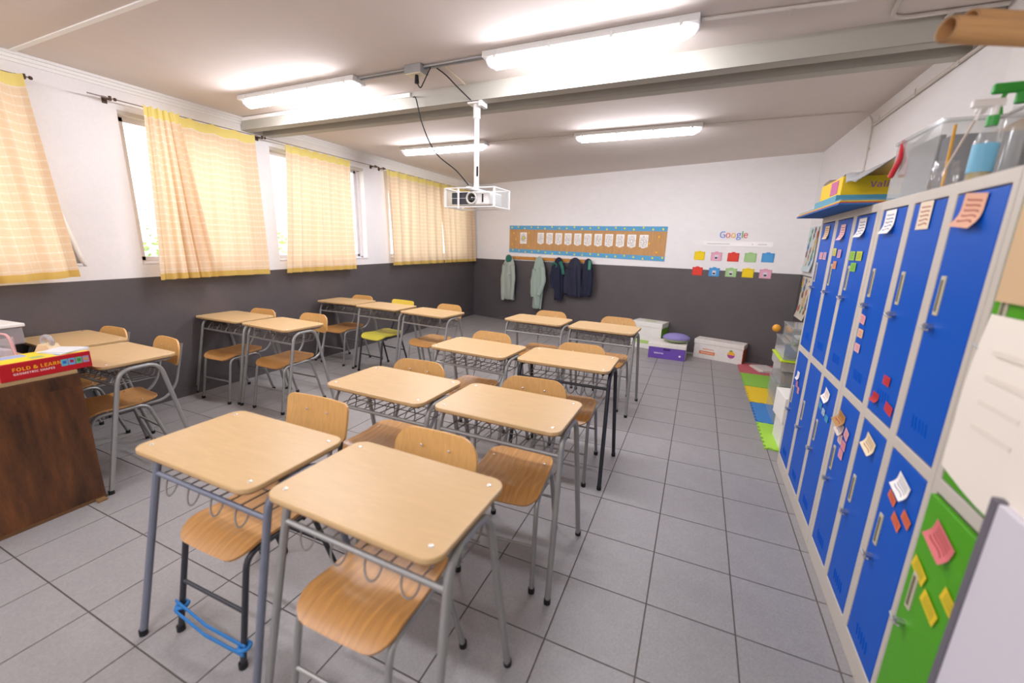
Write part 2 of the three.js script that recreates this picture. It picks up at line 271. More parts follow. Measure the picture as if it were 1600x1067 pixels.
// ------------------------------------------------------------------ curtains on rods
function curtain(label, zTL, zTR, zBL, zBR, yT, yB0, yB1, folds, amp, phase, xo = 0) {
  const x0 = XL + 0.085 + xo, c = thing('curtain', label, 'curtain', [0, 0, 0], 0, undefined), bandH = 0.075, hem = 0.05;
  const L = Math.abs(zTR - zTL), P = (u, v) => {
    const zt = zTL + (zTR - zTL) * u, zb = zBL + (zBR - zBL) * u, y0 = yT - 0.015 * Math.abs(Math.sin(u * folds * Math.PI)), y1 = yB0 + (yB1 - yB0) * u, e = Math.min(1, 0.35 + v);
    const a = u * folds * Math.PI * 2 + phase;
    return V(x0 + amp * e * (Math.sin(a) + 0.35 * Math.sin(a * 2.3 + 1.3 + v) ) + 0.012 * v * Math.sin(u * 5 + v * 3), y0 + (y1 - y0) * v, zt + (zb - zt) * v + 0.35 * amp * e * Math.cos(a));
  };
  const HT = yT - (yB0 + yB1) / 2, vb = bandH / HT, vh = 1 - hem / HT, nu = Math.max(40, folds * 12);
  part('cloth', sheet((u, v) => P(u, vb + (vh - vb) * v), nu, 24, L * 1.3, HT), mat.curtain, c);
  part('heading_band', sheet((u, v) => P(u, vb * v).add(V(0.001, 0, 0)), nu, 3, L, 0.1), mat.band, c);
  part('hem', sheet((u, v) => P(u, vh + (1 - vh) * v), nu, 2, L, 0.1), mat.hem, c);
  return c;
}
curtain('yellow checked curtain pushed out over the open window sash', 0.75, -0.20, 0.70, -0.272, 2.456, 1.08, 1.15, 6, 0.02, 0.4, 0.02);
curtain('bunched narrow yellow checked curtain overlapping a wider one', -0.825, -1.07, -0.75, -1.2, 2.453, 1.095, 1.10, 5, 0.018, 1.2, 0.062);
curtain('wide yellow checked curtain beside the beam end, partly behind a bunched one', -1.0, -1.765, -0.95, -1.762, 2.45, 1.095, 1.093, 4, 0.014, 2.2);
curtain('yellow checked curtain with a bare window strip on each side', -2.113, -3.013, -1.985, -3.016, 2.445, 1.09, 1.095, 7, 0.017, 0.3);
curtain('olive yellow checked curtain behind the projector, left of a gap', -3.69, -5.05, -3.736, -5.08, 2.455, 1.114, 1.118, 6, 0.02, 2.0);
curtain('yellow checked curtain next to the room corner by the coats', -4.98, -6.17, -5.12, -6.25, 2.45, 1.118, 1.12, 6, 0.018, 0.9, 0.012);
for (const [z0, z1, lab] of [[0.85, -0.24, 'thin curtain rod ending by the bare white wall pier'], [-0.52, -3.52, 'long thin curtain rod over the two middle windows'], [-3.58, -6.25, 'thin curtain rod running to the far corner']]) {
  const r = thing('curtain_rod', lab, 'curtain rod');
  part('rod', sweep([V(XL + 0.085, 2.447, z0), V(XL + 0.085, 2.447, z1)], 0.0045, 8), flat(0x8f8078, 0.5), r);
  for (const z of z0 > 0 ? [z1 + 0.03] : z1 < -6 ? [z0 - 0.05] : [z0 - 0.13, -1.85, z1 + 0.05]) part('bracket', join([box(0.085, 0.012, 0.012, XL + 0.042, 2.447, z), box(0.006, 0.05, 0.03, XL + 0.003, 2.447, z), box(0.02, 0.03, 0.012, XL + 0.085, 2.447, z), new THREE.SphereGeometry(0.012, 8, 6).translate(XL + 0.085, 2.447, z - 0.03)]), mat.rust, r);
}

// ------------------------------------------------------------------ ceiling fittings
function ceilingLamp(x0, x1, z, label) {
  const L = x1 - x0, t = thing('ceiling_lamp', label, 'lamp', [(x0 + x1) / 2, H, z], 0, 'fluorescent ceiling lamps');
  const body = extrude(poly([[-0.055, 0], [0.055, 0], [0.06, -0.028], [-0.06, -0.028]]), L - 0.02, { bevelEnabled: true, bevelSize: 0.004, bevelThickness: 0.006, bevelSegments: 2 }).rotateY(Math.PI / 2).translate(-L / 2 + 0.01, 0, 0);
  part('housing', body.translate(0, -0.006, 0), mat.whitePl, t);
  const prof = new THREE.Shape(); prof.moveTo(-0.052, 0); prof.absellipse(0, 0, 0.052, 0.058, Math.PI, 0, false); prof.closePath();
  const glow = M(0xffffff, 0.4, { emissive: 0xfaf9ff, emissiveIntensity: LAMP_GLOW });
  const fp = new THREE.Shape(); fp.moveTo(-0.052, 0); for (let k = 0; k <= 12; k++) { const a = Math.PI + Math.PI * k / 12; fp.lineTo(0.052 * Math.cos(a), 0.055 * Math.sin(a)); } fp.closePath();
  part('diffuser', extrude(fp, L - 0.14).rotateY(Math.PI / 2).translate(-L / 2 + 0.07, -0.036, 0), glow, t);
  for (const s of [-1, 1]) part('end_cap', new THREE.SphereGeometry(0.05, 14, 8, 0, Math.PI * 2, Math.PI / 2, Math.PI / 2).scale(1.25, 1, 1).translate(s * (L / 2 - 0.068), -0.036, 0), mat.clearDim, t);
  for (let k = 0; k < 4; k++) for (const s of [-1, 1]) part('clip', rbox(0.018, 0.034, 0.008, 0.003, -L / 2 + 0.09 + k * (L - 0.18) / 3, -0.032, s * 0.062), mat.whitePl, t);
  for (const s of [-1, 1]) { const l = new THREE.RectAreaLight(0xf8f6ff, LAMP_LIGHT, L - 0.14, 0.07), cx = (x0 + x1) / 2; l.position.set(cx, H - 0.085, z + s * 0.045); l.lookAt(cx, H - 0.085 - 0.7, z + s * (0.045 + 0.7)); scene.add(l); }   // one each side of the round diffuser
}
ceilingLamp(-3.59, -2.33, -1.32, 'glowing fluorescent batten lamp near the wide curtain, before the beam');
ceilingLamp(-1.315, -0.095, -1.32, 'glowing fluorescent batten lamp nearest the lockers, before the beam');
ceilingLamp(-3.515, -2.317, -3.27, 'glowing fluorescent batten lamp behind the projector pole, beyond the beam');
ceilingLamp(-1.29, -0.075, -3.27, 'glowing fluorescent batten lamp beyond the beam, towards the coloured folders');
ceilingLamp(-3.55, -2.3, 1.95, 'fluorescent batten lamp over the teacher desk, third row');
ceilingLamp(-1.3, -0.08, 1.95, 'fluorescent batten lamp over the front desks, third row');
const pipe = (label, pts, r = 0.008, m = mat.conduit, cr = 0.08) => { const c = thing('conduit', label, 'conduit'); part('pipe', sweep(fillet(pts.map((p) => V(...p)), cr, 6), r, 8), m, c); return c; };
{
  let c = pipe('pair of thin conduits on the ceiling between the two front lamps', [[-2.33, H - 0.012, -1.335], [-1.315, H - 0.012, -1.335]], 0.007, mat.galv); part('pipe', sweep([V(-2.33, H - 0.012, -1.305), V(-1.315, H - 0.012, -1.305)], 0.007), mat.galv, c);
  c = pipe('white conduit leaving the front lamp towards the kraft tubes', [[-0.095, H - 0.012, -1.32], [0.5, H - 0.012, -1.38], [1.18, H - 0.012, -1.40]], 0.01); for (const x of [0.3, 0.8]) part('strap', rbox(0.02, 0.006, 0.07, 0.002, x, H - 0.024, -1.365 - (x - 0.3) * 0.03), mat.conduit, c);
  c = pipe('white conduit bending along the front beam near the kraft tubes', [[0.72, H - 0.012, -1.42], [0.75, H - 0.012, -1.64], [1.18, H - 0.012, -1.655]], 0.01); part('strap', rbox(0.02, 0.006, 0.07, 0.002, 0.98, H - 0.024, -1.65), mat.conduit, c);
  c = pipe('thin conduit between the two lamps beyond the beam', [[-2.317, H - 0.01, -3.28], [-1.29, H - 0.01, -3.28]], 0.006); part('strap', rbox(0.015, 0.005, 0.05, 0.002, -1.8, H - 0.018, -3.28), mat.conduit, c);
  c = pipe('thin conduit from the rear lamp bending down the locker side wall', [[-0.075, H - 0.01, -3.28], [1.186, H - 0.01, -3.29], [1.186, 1.72, -3.29]], 0.006, mat.conduit, 0.12); part('strap', rbox(0.005, 0.015, 0.05, 0.002, XR - 0.004, 2.3, -3.29), mat.conduit, c); part('strap', rbox(0.015, 0.005, 0.05, 0.002, 0.5, H - 0.018, -3.285), mat.conduit, c);
  c = pipe('horizontal conduit high on the locker side wall', [[XR - 0.014, 2.475, -3.25], [XR - 0.014, 2.48, -1.5]], 0.011); for (const z of [-3.1, -2.5, -2.0]) part('strap', rbox(0.006, 0.05, 0.016, 0.002, XR - 0.026, 2.478, z), mat.conduit, c);
}
{
  const j = thing('junction_box', 'galvanised junction box with socket and short black plug lead', 'electrical box', [-1.83, H, -1.31]);
  part('body', rbox(0.13, 0.05, 0.09, 0.004, 0, -0.025, 0), mat.galv, j); part('face_plate', rbox(0.12, 0.006, 0.08, 0.002, 0, -0.053, 0), flat(0xe6ddc2, 0.5), j);
  part('plug', cyl(0.016, 0.05, 0.01, -0.08, 0.01, 10, 0.011), mat.black, j);
  part('lead', sweep(fillet([V(0.01, -0.1, 0.01), V(0.03, -0.14, 0.0), V(0.09, -0.04, -0.01), V(0.1, -0.012, -0.02)], 0.04), 0.004, 6), mat.black, j);
  solo('cover_strip', 'pale cable cover strip crossing the ceiling beside the junction box', 'cable cover', rbox(0.018, 0.008, 0.36, 0.003, 0, 0, 0), flat(0xe3d6c0, 0.6), [-1.66, H - 0.004, -1.51], 0.12);
  const cab = (n, pts) => solo('cable', n, 'cable', sweep(new THREE.CatmullRomCurve3(pts.map((p) => V(...p))).getPoints(40), 0.0045, 6), mat.black);
  cab('black cable hanging in a long curve from beam to projector', [[-2.15, 2.56, -1.695], [-2.1, 2.54, -1.66], [-2.05, 2.36, -1.665], [-1.93, 2.14, -1.67], [-1.75, 2.0, -1.69], [-1.66, 1.90, -1.71]]);
  cab('black cable sagging from the ceiling conduit to the pole top', [[-1.7, H - 0.01, -1.33], [-1.69, 2.575, -1.45], [-1.68, 2.54, -1.6], [-1.625, 2.475, -1.72]]);
  const tray = solo('cable_tray', 'white plastic trunking along the top of the front beam', 'cable cover', rbox(2.0, 0.03, 0.016, 0.003, 0, 0, 0), mat.white, [-3.17, 2.575, -1.688]);
}
{ // ceiling projector in a wire cage
  const p = thing('projector', 'white and dark grey projector in a clear cage on a white ceiling pole', 'projector', [-1.61, 0, -1.745]);
  part('ceiling_plate', join([rbox(0.12, 0.014, 0.08, 0.004, 0, 2.474, 0), rbox(0.03, 0.05, 0.09, 0.004, 0.05, 2.47, 0)]), mat.whitePl, p);
  part('pole', join([cyl(0.02, 0.6, 0, 2.17, 0, 16), cyl(0.027, 0.1, 0, 2.42, 0, 16)]), mat.whitePl, p);
  part('cable_tie', rbox(0.012, 0.07, 0.012, 0.003, 0.018, 2.0, 0.018), mat.black, p);
  const b = part('body', rbox(0.30, 0.10, 0.22, 0.015, 0.02, 1.795, 0.0, 3), mat.whitePl, p);
  part('front_grille', rbox(0.20, 0.085, 0.012, 0.005, -0.05, 1.795, 0.112), flat(0x35363c, 0.5), b); part('side_vent', rbox(0.012, 0.06, 0.03, 0.004, 0.115, 1.795, 0.1), mat.black, b);
  part('trim_line', box(0.2, 0.004, 0.003, -0.05, 1.795, 0.119), flat(0xb8b8bc, 0.4), b);
  const ln = part('lens', new THREE.TorusGeometry(0.04, 0.008, 8, 24).translate(0.025, 1.795, 0.12), flat(0xc9c6c0, 0.3), b); part('glass', new THREE.SphereGeometry(0.037, 18, 10).scale(1, 1, 0.35).translate(0.025, 1.795, 0.115), Ph({ color: 0x0b1210, roughness: 0.05, clearcoat: 1 }), ln);
  const cage = []; for (const x of [-0.2, 0.22]) for (const z of [-0.13, 0.13]) cage.push(box(0.018, 0.14, 0.004, x, 1.8, z)); for (const y of [1.732, 1.868]) for (const z of [-0.13, 0.13]) cage.push(box(0.42, 0.008, 0.012, 0.01, y, z)); for (const y of [1.732, 1.868]) for (const x of [-0.2, 0.22]) cage.push(box(0.012, 0.008, 0.26, x, y, 0)); cage.push(box(0.016, 0.15, 0.004, -0.08, 1.795, 0.135), box(0.03, 0.012, 0.26, 0, 1.872, 0));
  part('cage', join(cage), mat.whitePl, p);
  for (const x of [0.222, -0.202]) part('cage_panel', box(0.003, 0.13, 0.25, x, 1.8, 0), mat.clear, p);
}

// ------------------------------------------------------------------ back wall: banner, coat rack, coats, lettering, folders
const backThing = (name, label, cat, s, y, off, group) => thing(name, label, cat, onBack(s, y, off), backTurn, group);
{
  const b = backThing('banner', 'long kraft paper welcome banner with blue dotted borders above the coats', 'banner', 0.935, 0, 0.004);
  const q = (a, c, y0, y1, z = 0) => { // strip between fractions of the height; a..c along the length
    const yl = (f) => 1.323 + (1.813 - 1.323) * f, yr = (f) => 1.282 + (1.778 - 1.282) * f, Y = (x, f) => yl(f) + (yr(f) - yl(f)) * x / 2.971;
    return extrude(poly([[a, Y(a, y0)], [c, Y(c, y0)], [c, Y(c, y1)], [a, Y(a, y1)]]), 0.002).translate(0, 0, z); };
  part('kraft_sheet', q(0, 2.971, 0, 1), mat.kraft, b);
  const bl = flat(0x5fa6cf, 0.8); part('border', q(0, 2.971, 0.86, 1, 0.002), bl, b); part('border', q(0, 2.971, 0, 0.14, 0.002), bl, b);
  const star = new THREE.CircleGeometry(0.016, 7), ym = flat(0xe8dc3c, 0.7), yo = flat(0xf0b41c, 0.7);
  const Yat = (x, f) => 1.323 - 0.041 * x / 2.971 + (0.49 + 0.006 * x / 2.971) * f;
  for (let k = 0; k < 20; k++) { const x = 0.06 + k * 0.15; part('dot', star, ym, b).position.set(x, Yat(x, 0.93 + 0.03 * Math.sin(k * 2.3)), 0.0055); part('dot', star, ym, b).position.set(x + 0.03, Yat(x, 0.07 + 0.03 * Math.sin(k * 1.7 + 1)), 0.0055); }
  for (const [x, f] of [[0.1, 0.72], [0.07, 0.3], [0.16, 0.5], [0.38, 0.5], [0.46, 0.74], [0.46, 0.26], [2.72, 0.5], [2.86, 0.7], [2.84, 0.25]]) part('dot', star, yo, b).position.set(x, Yat(x, f), 0.0035);
  const card = (x, w, h, ch, k) => { const t = canvasTex(96, 120, (g, W, Hh) => { g.fillStyle = '#f3efe8'; g.fillRect(0, 0, W, Hh); g.strokeStyle = '#a49c96'; g.lineWidth = 2; for (let i = 0; i < 26; i++) { const a = i * 2.4 + k, r = 34 + 12 * Math.sin(i * 1.7 + k); g.beginPath(); g.arc(W / 2 + r * Math.cos(a), Hh / 2 + r * 1.1 * Math.sin(a), 6 + (i % 3) * 2, 0, 5); g.stroke(); } g.strokeStyle = '#fff'; g.lineWidth = 6; g.strokeRect(4, 4, W - 8, Hh - 8); if (ch) { g.font = 'bold 58px sans-serif'; g.textAlign = 'center'; g.lineWidth = 8; g.strokeStyle = '#ffffff'; g.strokeText(ch, W / 2, Hh / 2 + 20); g.fillStyle = '#bdb4ad'; g.fillText(ch, W / 2, Hh / 2 + 20); } else { g.fillStyle = '#d6d24a'; g.beginPath(); g.arc(W / 2, Hh / 2, 18, 0, 7); g.fill(); g.fillStyle = '#9a9a90'; for (let i = 0; i < 6; i++) { g.beginPath(); g.arc(W / 2 + 22 * Math.cos(i), Hh / 2 + 22 * Math.sin(i), 7, 0, 7); g.fill(); } } });
    const gg = extrude(poly(ch ? [[-w / 2, h / 2], [-w / 2, -h * 0.38], [0, -h / 2], [w / 2, -h * 0.38], [w / 2, h / 2]] : [[-w / 2, h / 2], [-w / 2, -h / 2], [w / 2, -h / 2], [w / 2, h / 2]]), 0.002); const u = gg.attributes.uv; for (let i = 0; i < u.count; i++) u.setXY(i, u.getX(i) / w + 0.5, u.getY(i) / h + 0.5);
    const m = part(ch ? 'letter_card' : 'flower_card', gg, M(0xffffff, 0.7, { map: t }), b); m.position.set(x, Yat(x, 0.55), 0.0022); };
  card(0.335, 0.15, 0.2, '', 0);
  'BIENVENIDOS'.split('').forEach((c, k) => card(0.725 + k * 0.1905, 0.135, 0.2, c, k));
}
{
  const r = backThing('coat_rack', 'orange-brown wooden coat rack board with a row of hooks', 'coat rack', 0.873, 0, 0.004);
  part('board', rbox(1.83, 0.055, 0.018, 0.004, 0.915, 1.226, 0.012), flat(0xc98a3a, 0.5), r);
  for (let k = 0; k < 12; k++) part('hook', sweep(fillet([V(0.1 + k * 0.148, 1.235, 0.02), V(0.1 + k * 0.148, 1.24, 0.06), V(0.1 + k * 0.148, 1.265, 0.07)], 0.02), 0.004, 6), mat.galv, r);
}
function coat(label, s, yTop, yBot, wTop, wMid, wBot, m, ph, lean, sleeves, extras) {
  const c = backThing('jacket', label, 'jacket', s, 0, 0.1), n = 26, rs = 28, pos = [], uv = [], idx = [];
  for (let j = 0; j <= n; j++) { const t = j / n, y = yTop + (yBot - yTop) * t, w = t < 0.3 ? wTop + (wMid - wTop) * Math.sin(t / 0.3 * Math.PI / 2) : wMid + (wBot - wMid) * ((t - 0.3) / 0.7), d = 0.03 + 0.035 * Math.sin(Math.PI * Math.min(1, t * 1.1)), cx = lean * t;
    for (let k = 0; k <= rs; k++) { const a = k / rs * Math.PI * 2, f = 1 + (0.08 + 0.16 * t) * Math.sin(5 * a + ph + 2 * t) + 0.09 * Math.sin(9 * a + 7 * t + ph * 2) + 0.05 * Math.sin(3 * a - 9 * t), e = j === 0 || j === n ? 0.25 : 1; pos.push(cx + w / 2 * Math.cos(a) * f * (j === 0 ? 0.4 : 1), y + (j === n ? 0.012 * Math.sin(3 * a) : 0), d * Math.sin(a) * f * e); uv.push(k / rs, t); } }
  for (let j = 0; j < n; j++) for (let k = 0; k < rs; k++) { const a = j * (rs + 1) + k; idx.push(a, a + 1, a + rs + 1, a + 1, a + rs + 2, a + rs + 1); }
  const g = new THREE.BufferGeometry(); g.setAttribute('position', new THREE.Float32BufferAttribute(pos, 3)); g.setAttribute('uv', new THREE.Float32BufferAttribute(uv, 2)); g.setIndex(idx); g.computeVertexNormals();
  const m2 = m.clone(); m2.side = THREE.DoubleSide; part('body', g, m2, c);
  for (const [pts, r0, r1, sm] of sleeves) part('sleeve', sweep(new THREE.CatmullRomCurve3(pts.map((p) => V(...p))).getPoints(14), (t) => r0 + (r1 - r0) * t + 0.004 * Math.sin(t * 17), 10, 0.7), sm ?? m, c);
  for (const [n2, g2, mm] of extras) part(n2, g2, mm, c);
}
coat('sage green hooded jacket with dark green hood lining on the first hooks', 1.03, 1.265, 0.44, 0.09, 0.25, 0.27, mat.jacketGrey, 0.4, -0.03, [[[[-0.09, 1.1, 0.03], [-0.13, 0.8, 0.04], [-0.13, 0.42, 0.03]], 0.05, 0.035], [[[0.09, 1.1, 0.03], [0.13, 0.85, 0.04], [0.1, 0.45, 0.04]], 0.05, 0.035]], [['hood', new THREE.SphereGeometry(0.07, 14, 10).scale(1, 1.1, 0.6).translate(0.0, 1.205, 0.03), mat.teal], ['pocket_flap', rbox(0.09, 0.02, 0.012, 0.004, 0.05, 0.93, 0.075), flat(0xb9c0b6, 0.9)]]);
coat('plain sage green jacket hanging long and folded on the rack', 1.72, 1.275, 0.34, 0.08, 0.24, 0.15, mat.sage, 2.1, -0.02, [[[[0.08, 1.1, 0.03], [0.13, 0.85, 0.05], [0.05, 0.6, 0.06]], 0.055, 0.05], [[[-0.07, 1.05, 0.03], [-0.11, 0.8, 0.03], [-0.1, 0.55, 0.03]], 0.05, 0.04]], []);
coat('small navy jacket with teal hood lining, between the sage and dark coats', 2.13, 1.275, 0.54, 0.08, 0.2, 0.13, mat.navy, 1.1, 0.02, [[[[-0.07, 1.12, 0.03], [-0.1, 0.95, 0.04], [-0.08, 0.74, 0.03]], 0.045, 0.04], [[[0.06, 1.2, 0.04], [0.11, 1.1, 0.05], [0.13, 0.99, 0.04]], 0.035, 0.03, mat.teal]], [['hood_lining', new THREE.TorusGeometry(0.05, 0.02, 8, 16).scale(1, 1, 0.5).rotateX(0.4).translate(-0.06, 1.13, 0.05), mat.teal]]);
coat('dark navy quilted jacket with rumpled hem, second from the rack end', 2.455, 1.28, 0.63, 0.1, 0.24, 0.26, M(0x23243a, 0.75), 0.7, -0.02, [[[[-0.1, 1.1, 0.03], [-0.14, 0.9, 0.04], [-0.14, 0.68, 0.03]], 0.05, 0.04]], []);
coat('dark navy jacket with green lining hanging at the rack end', 2.70, 1.275, 0.66, 0.08, 0.17, 0.17, mat.navy, 3.0, 0.0, [[[[0.05, 1.1, 0.03], [0.08, 0.9, 0.04], [0.07, 0.68, 0.03]], 0.045, 0.035]], [['collar_lining', rbox(0.05, 0.16, 0.03, 0.012, 0.055, 1.17, 0.045), flat(0x4b8f76, 0.9)]]);
const font = await new FontLoader().loadAsync('fonts/droid/droid_sans_regular.typeface.json');
{
  const w = backThing('wall_lettering', 'multicoloured cut-out letters on the white wall above the coloured folders', 'lettering', 4.615, 1.628, 0.003);
  let x = 0; 'Google'.split('').forEach((c, k) => { const g = new TextGeometry(c, { font, size: 0.082, depth: 0.003, curveSegments: 5 }); g.computeBoundingBox(); const m = part('letter', g, flat([0x5b7fd6, 0xdc5a45, 0xf0b52c, 0x5b7fd6, 0x4ba65a, 0xdc5a45][k], 0.6), w); m.position.set(x - g.boundingBox.min.x, 0, 0); x += g.boundingBox.max.x - g.boundingBox.min.x + 0.009; });
  w.children.forEach((m) => { m.position.x *= 0.345 / x; m.scale.x = 0.345 / x; });
  const s = backThing('search_bar', 'long laminated white search bar strip below the cut-out letters', 'paper strip', 4.41, 1.548, 0.003);
  part('strip', rbox(0.84, 0.062, 0.003, 0.001, 0.42, 0, 0), Ph({ color: 0xf6f3f0, roughness: 0.25, clearcoat: 0.6 }), s);
  part('print', box(0.28, 0.008, 0.002, 0.2, 0, 0.0018), flat(0xb8b4b8), s); part('print', box(0.1, 0.008, 0.002, 0.72, 0, 0.0018), flat(0xb0acb0), s); part('print', box(0.012, 0.01, 0.002, 0.61, 0, 0.0018), flat(0xa8a4a8), s);
  const shape = new THREE.Shape(); shape.moveTo(-0.068, -0.06); shape.lineTo(0.068, -0.06); shape.lineTo(0.068, 0.052); shape.lineTo(0.025, 0.052); shape.lineTo(0.015, 0.064); shape.lineTo(-0.02, 0.064); shape.lineTo(-0.028, 0.052); shape.lineTo(-0.068, 0.052); shape.closePath();
  const fg = extrude(shape, 0.004), fr = join([box(0.136, 0.006, 0.003, 0, 0.046, 0.005), box(0.006, 0.1, 0.003, -0.062, -0.005, 0.005), box(0.006, 0.1, 0.003, 0.062, -0.005, 0.005)]);
  const names = { y: [0xf3d312, 'yellow'], p: [0xe6a9be, 'pink'], r: [0xe3402f, 'red'], g: [0xa9d08e, 'green'], b: [0x4f9fdc, 'blue'] };
  [['y', 4.388, 1.385, 0, 'first in the upper row, under the search bar'], ['p', 4.607, 1.383, 1, 'in the upper row, with a small picture'], ['r', 4.815, 1.381, 0, 'in the middle of the upper row'], ['g', 5.017, 1.385, 0, 'plain, in the upper row beside the blue one'], ['b', 5.215, 1.39, 0, 'plain, at the end of the upper row'], ['r', 4.385, 1.172, 0, 'at the start of the lower row, over the dark paint edge'], ['b', 4.605, 1.172, 1, 'in the lower row, with a small picture'], ['g', 4.815, 1.178, 1, 'in the lower row, with a dark picture'], ['y', 5.017, 1.184, 0, 'in the lower row between the green and pink ones'], ['p', 5.217, 1.185, 1, 'at the end of the lower row, with a dark picture']].forEach(([k, sx, y, pic, where]) => {
    const f = backThing('paper_folder', names[k][1] + ' wall paper folder ' + where, 'folder', sx, y, 0.004, 'coloured paper folders on the back wall');
    part('sheet', fg, flat(names[k][0], 0.7), f); part('outline', fr, flat(new THREE.Color(names[k][0]).multiplyScalar(0.8).getHex(), 0.7), f);
    if (pic) { part('picture', box(0.045, 0.06, 0.002, 0, -0.012, 0.005), flat(0xd9d6dc), f); part('print', box(0.032, 0.022, 0.002, 0, -0.022, 0.0065), flat(0x2b2b3c), f); }
  });
}

// ------------------------------------------------------------------ school desks and chairs
const topGeo = (() => { const g = extrude(rrect(0.60, 0.38, 0.045), 0.011, { bevelEnabled: true, bevelThickness: 0.003, bevelSize: 0.004, bevelSegments: 2, curveSegments: 8 }); return g.rotateX(-Math.PI / 2).translate(0, 0.726, 0); })();
const edgeGeo = extrude(rrect(0.602, 0.382, 0.045), 0.004, { curveSegments: 8 }).rotateX(-Math.PI / 2).translate(0, 0.7195, 0);
const screwGeo = new THREE.SphereGeometry(0.008, 10, 6).scale(1, 0.35, 1);
const sideGeo = [-1, 1].map((s) => sweep(fillet([V(s * 0.3125, 0.008, 0.255), V(s * 0.296, 0.70, 0.115), V(s * 0.296, 0.702, -0.085), V(s * 0.3125, 0.008, -0.215)], 0.07, 7), 0.0125, 10));
const footGeo = cyl(0.0145, 0.022, 0, 0.011, 0, 10);
const barGeos = [['front_rail', sweep([V(-0.298, 0.612, 0.133), V(0.298, 0.612, 0.133)], 0.009, 8)], ['rear_rail', sweep([V(-0.296, 0.655, -0.097), V(0.296, 0.655, -0.097)], 0.007, 8)], ['top_rail', sweep([V(-0.262, 0.708, 0.15), V(-0.262, 0.708, -0.16)], 0.01, 8)], ['top_rail', sweep([V(0.262, 0.708, 0.15), V(0.262, 0.708, -0.16)], 0.01, 8)], ...[-1, 1].map((s) => ['bracket', sweep([V(s * 0.262, 0.703, 0.06), V(s * 0.298, 0.702, 0.06)], 0.008, 8)])];
function basketGeo(kind) {
  const w = []; for (let k = 0; k < 11; k++) { const x = -0.27 + k * 0.054; w.push(sweep(fillet([V(x, 0.614, 0.135), V(x, 0.607, -0.085), V(x, 0.655, -0.098)], 0.03, 3), 0.0028, 5)); }
  w.push(sweep([V(-0.28, 0.61, 0.03), V(0.28, 0.61, 0.03)], 0.0028, 5), sweep([V(-0.28, 0.608, -0.06), V(0.28, 0.608, -0.06)], 0.0028, 5));
  const n = kind === 'zig' ? 9 : 4; for (let k = 0; k < n; k++) { const cx = kind === 'zig' ? -0.24 + k * 0.06 : -0.19 + k * 0.1267, pts = [];
    for (let q = 0; q <= 10; q++) { const a = Math.PI * q / 10; kind === 'up' ? pts.push(V(cx + 0.03 * Math.cos(a), 0.616 + 0.055 * Math.sin(a), 0.128 - 0.03 * Math.sin(a))) : kind === 'down' ? pts.push(V(cx + 0.03 * Math.cos(a), 0.609 - 0.045 * Math.sin(a), 0.139 + 0.02 * Math.sin(a))) : pts.push(V(cx + 0.03 * Math.cos(a), 0.607 - 0.06 * Math.sin(a), 0.13)); }
    w.push(sweep(pts, 0.003, 5)); }
  return join(w);
}
const baskets = { up: basketGeo('up'), down: basketGeo('down'), zig: basketGeo('zig') };
function desk(label, x, z, turn, kind = 'up', m = mat.steel, extra) {
  const t = thing('school_desk', label, 'desk', [x, 0, z], turn, 'school desks');
  const tp = part('tabletop', topGeo, mat.top, t); part('edge_band', edgeGeo, mat.edge, t);
  for (const [sx, sz] of [[-1, 1], [1, 1], [-1, -1], [1, -1]]) part('screw', screwGeo, mat.screw, tp).position.set(sx * 0.262, 0.7405, sz * 0.148);
  sideGeo.forEach((g) => part('side_frame', g, m, t)); barGeos.forEach(([n, g]) => part(n, g, m, t)); part('wire_basket', baskets[kind], mat.wire, t);
  for (const s of [-1, 1]) { part('foot_cap', footGeo, mat.black, t).position.set(s * 0.3125, 0, 0.2555); part('foot_cap', footGeo, mat.black, t).position.set(s * 0.3125, 0, -0.2155); }
  return t;
}
const seatGeo = slab((x, v) => V(x, 0.42 - 0.035 * Math.max(0, (v - 0.72) / 0.28) ** 2 - 0.012 * Math.sin(Math.PI * Math.min(1, v / 0.8)) + 0.25 * x * x + 0.012 * (1 - v), -0.19 + 0.385 * v), (v) => { const r = 0.07, D = 0.385, e = Math.max(0, r - Math.min(v, 1 - v) * D), base = 0.165 + 0.012 * v; return base - r + Math.sqrt(Math.max(0, r * r - e * e)); }, 0.011, 10, 16);
const backGeo = (round) => slab((x, v) => V(x, 0.612 + 0.165 * v, -0.272 - 0.035 * v - 0.045 + 0.55 * x * x + 0.012 * (v - 0.5) ** 2), (v) => { const r = round, D = 0.165, e = Math.max(0, (v > 0.5 ? r : 0.03) - Math.min(v, 1 - v) * D), q = v > 0.5 ? r : 0.03; return 0.178 - q + Math.sqrt(Math.max(0, q * q - e * e)); }, 0.01, 12, 12);
const backRound = backGeo(0.078), backSquare = backGeo(0.028);
const chairSide = [-1, 1].map((s) => sweep(fillet([V(s * 0.175, 0.008, 0.222), V(s * 0.165, 0.40, 0.155), V(s * 0.165, 0.405, -0.11), V(s * 0.175, 0.008, -0.222)], 0.05, 6), 0.0105, 8));
const chairBackTube = [-1, 1].map((s) => sweep(fillet([V(s * 0.12, 0.392, 0.06), V(s * 0.125, 0.392, -0.22), V(s * 0.13, 0.47, -0.29), V(s * 0.13, 0.75, -0.36)], 0.06, 6), 0.0095, 8));
const stretch = [sweep([V(-0.17, 0.2, 0.19), V(0.17, 0.2, 0.19)], 0.007, 8), sweep([V(-0.172, 0.22, -0.166), V(0.172, 0.22, -0.166)], 0.007, 8), sweep([V(-0.165, 0.385, 0.1), V(0.165, 0.385, 0.1)], 0.008, 8), sweep([V(-0.165, 0.388, -0.08), V(0.165, 0.388, -0.08)], 0.008, 8)];
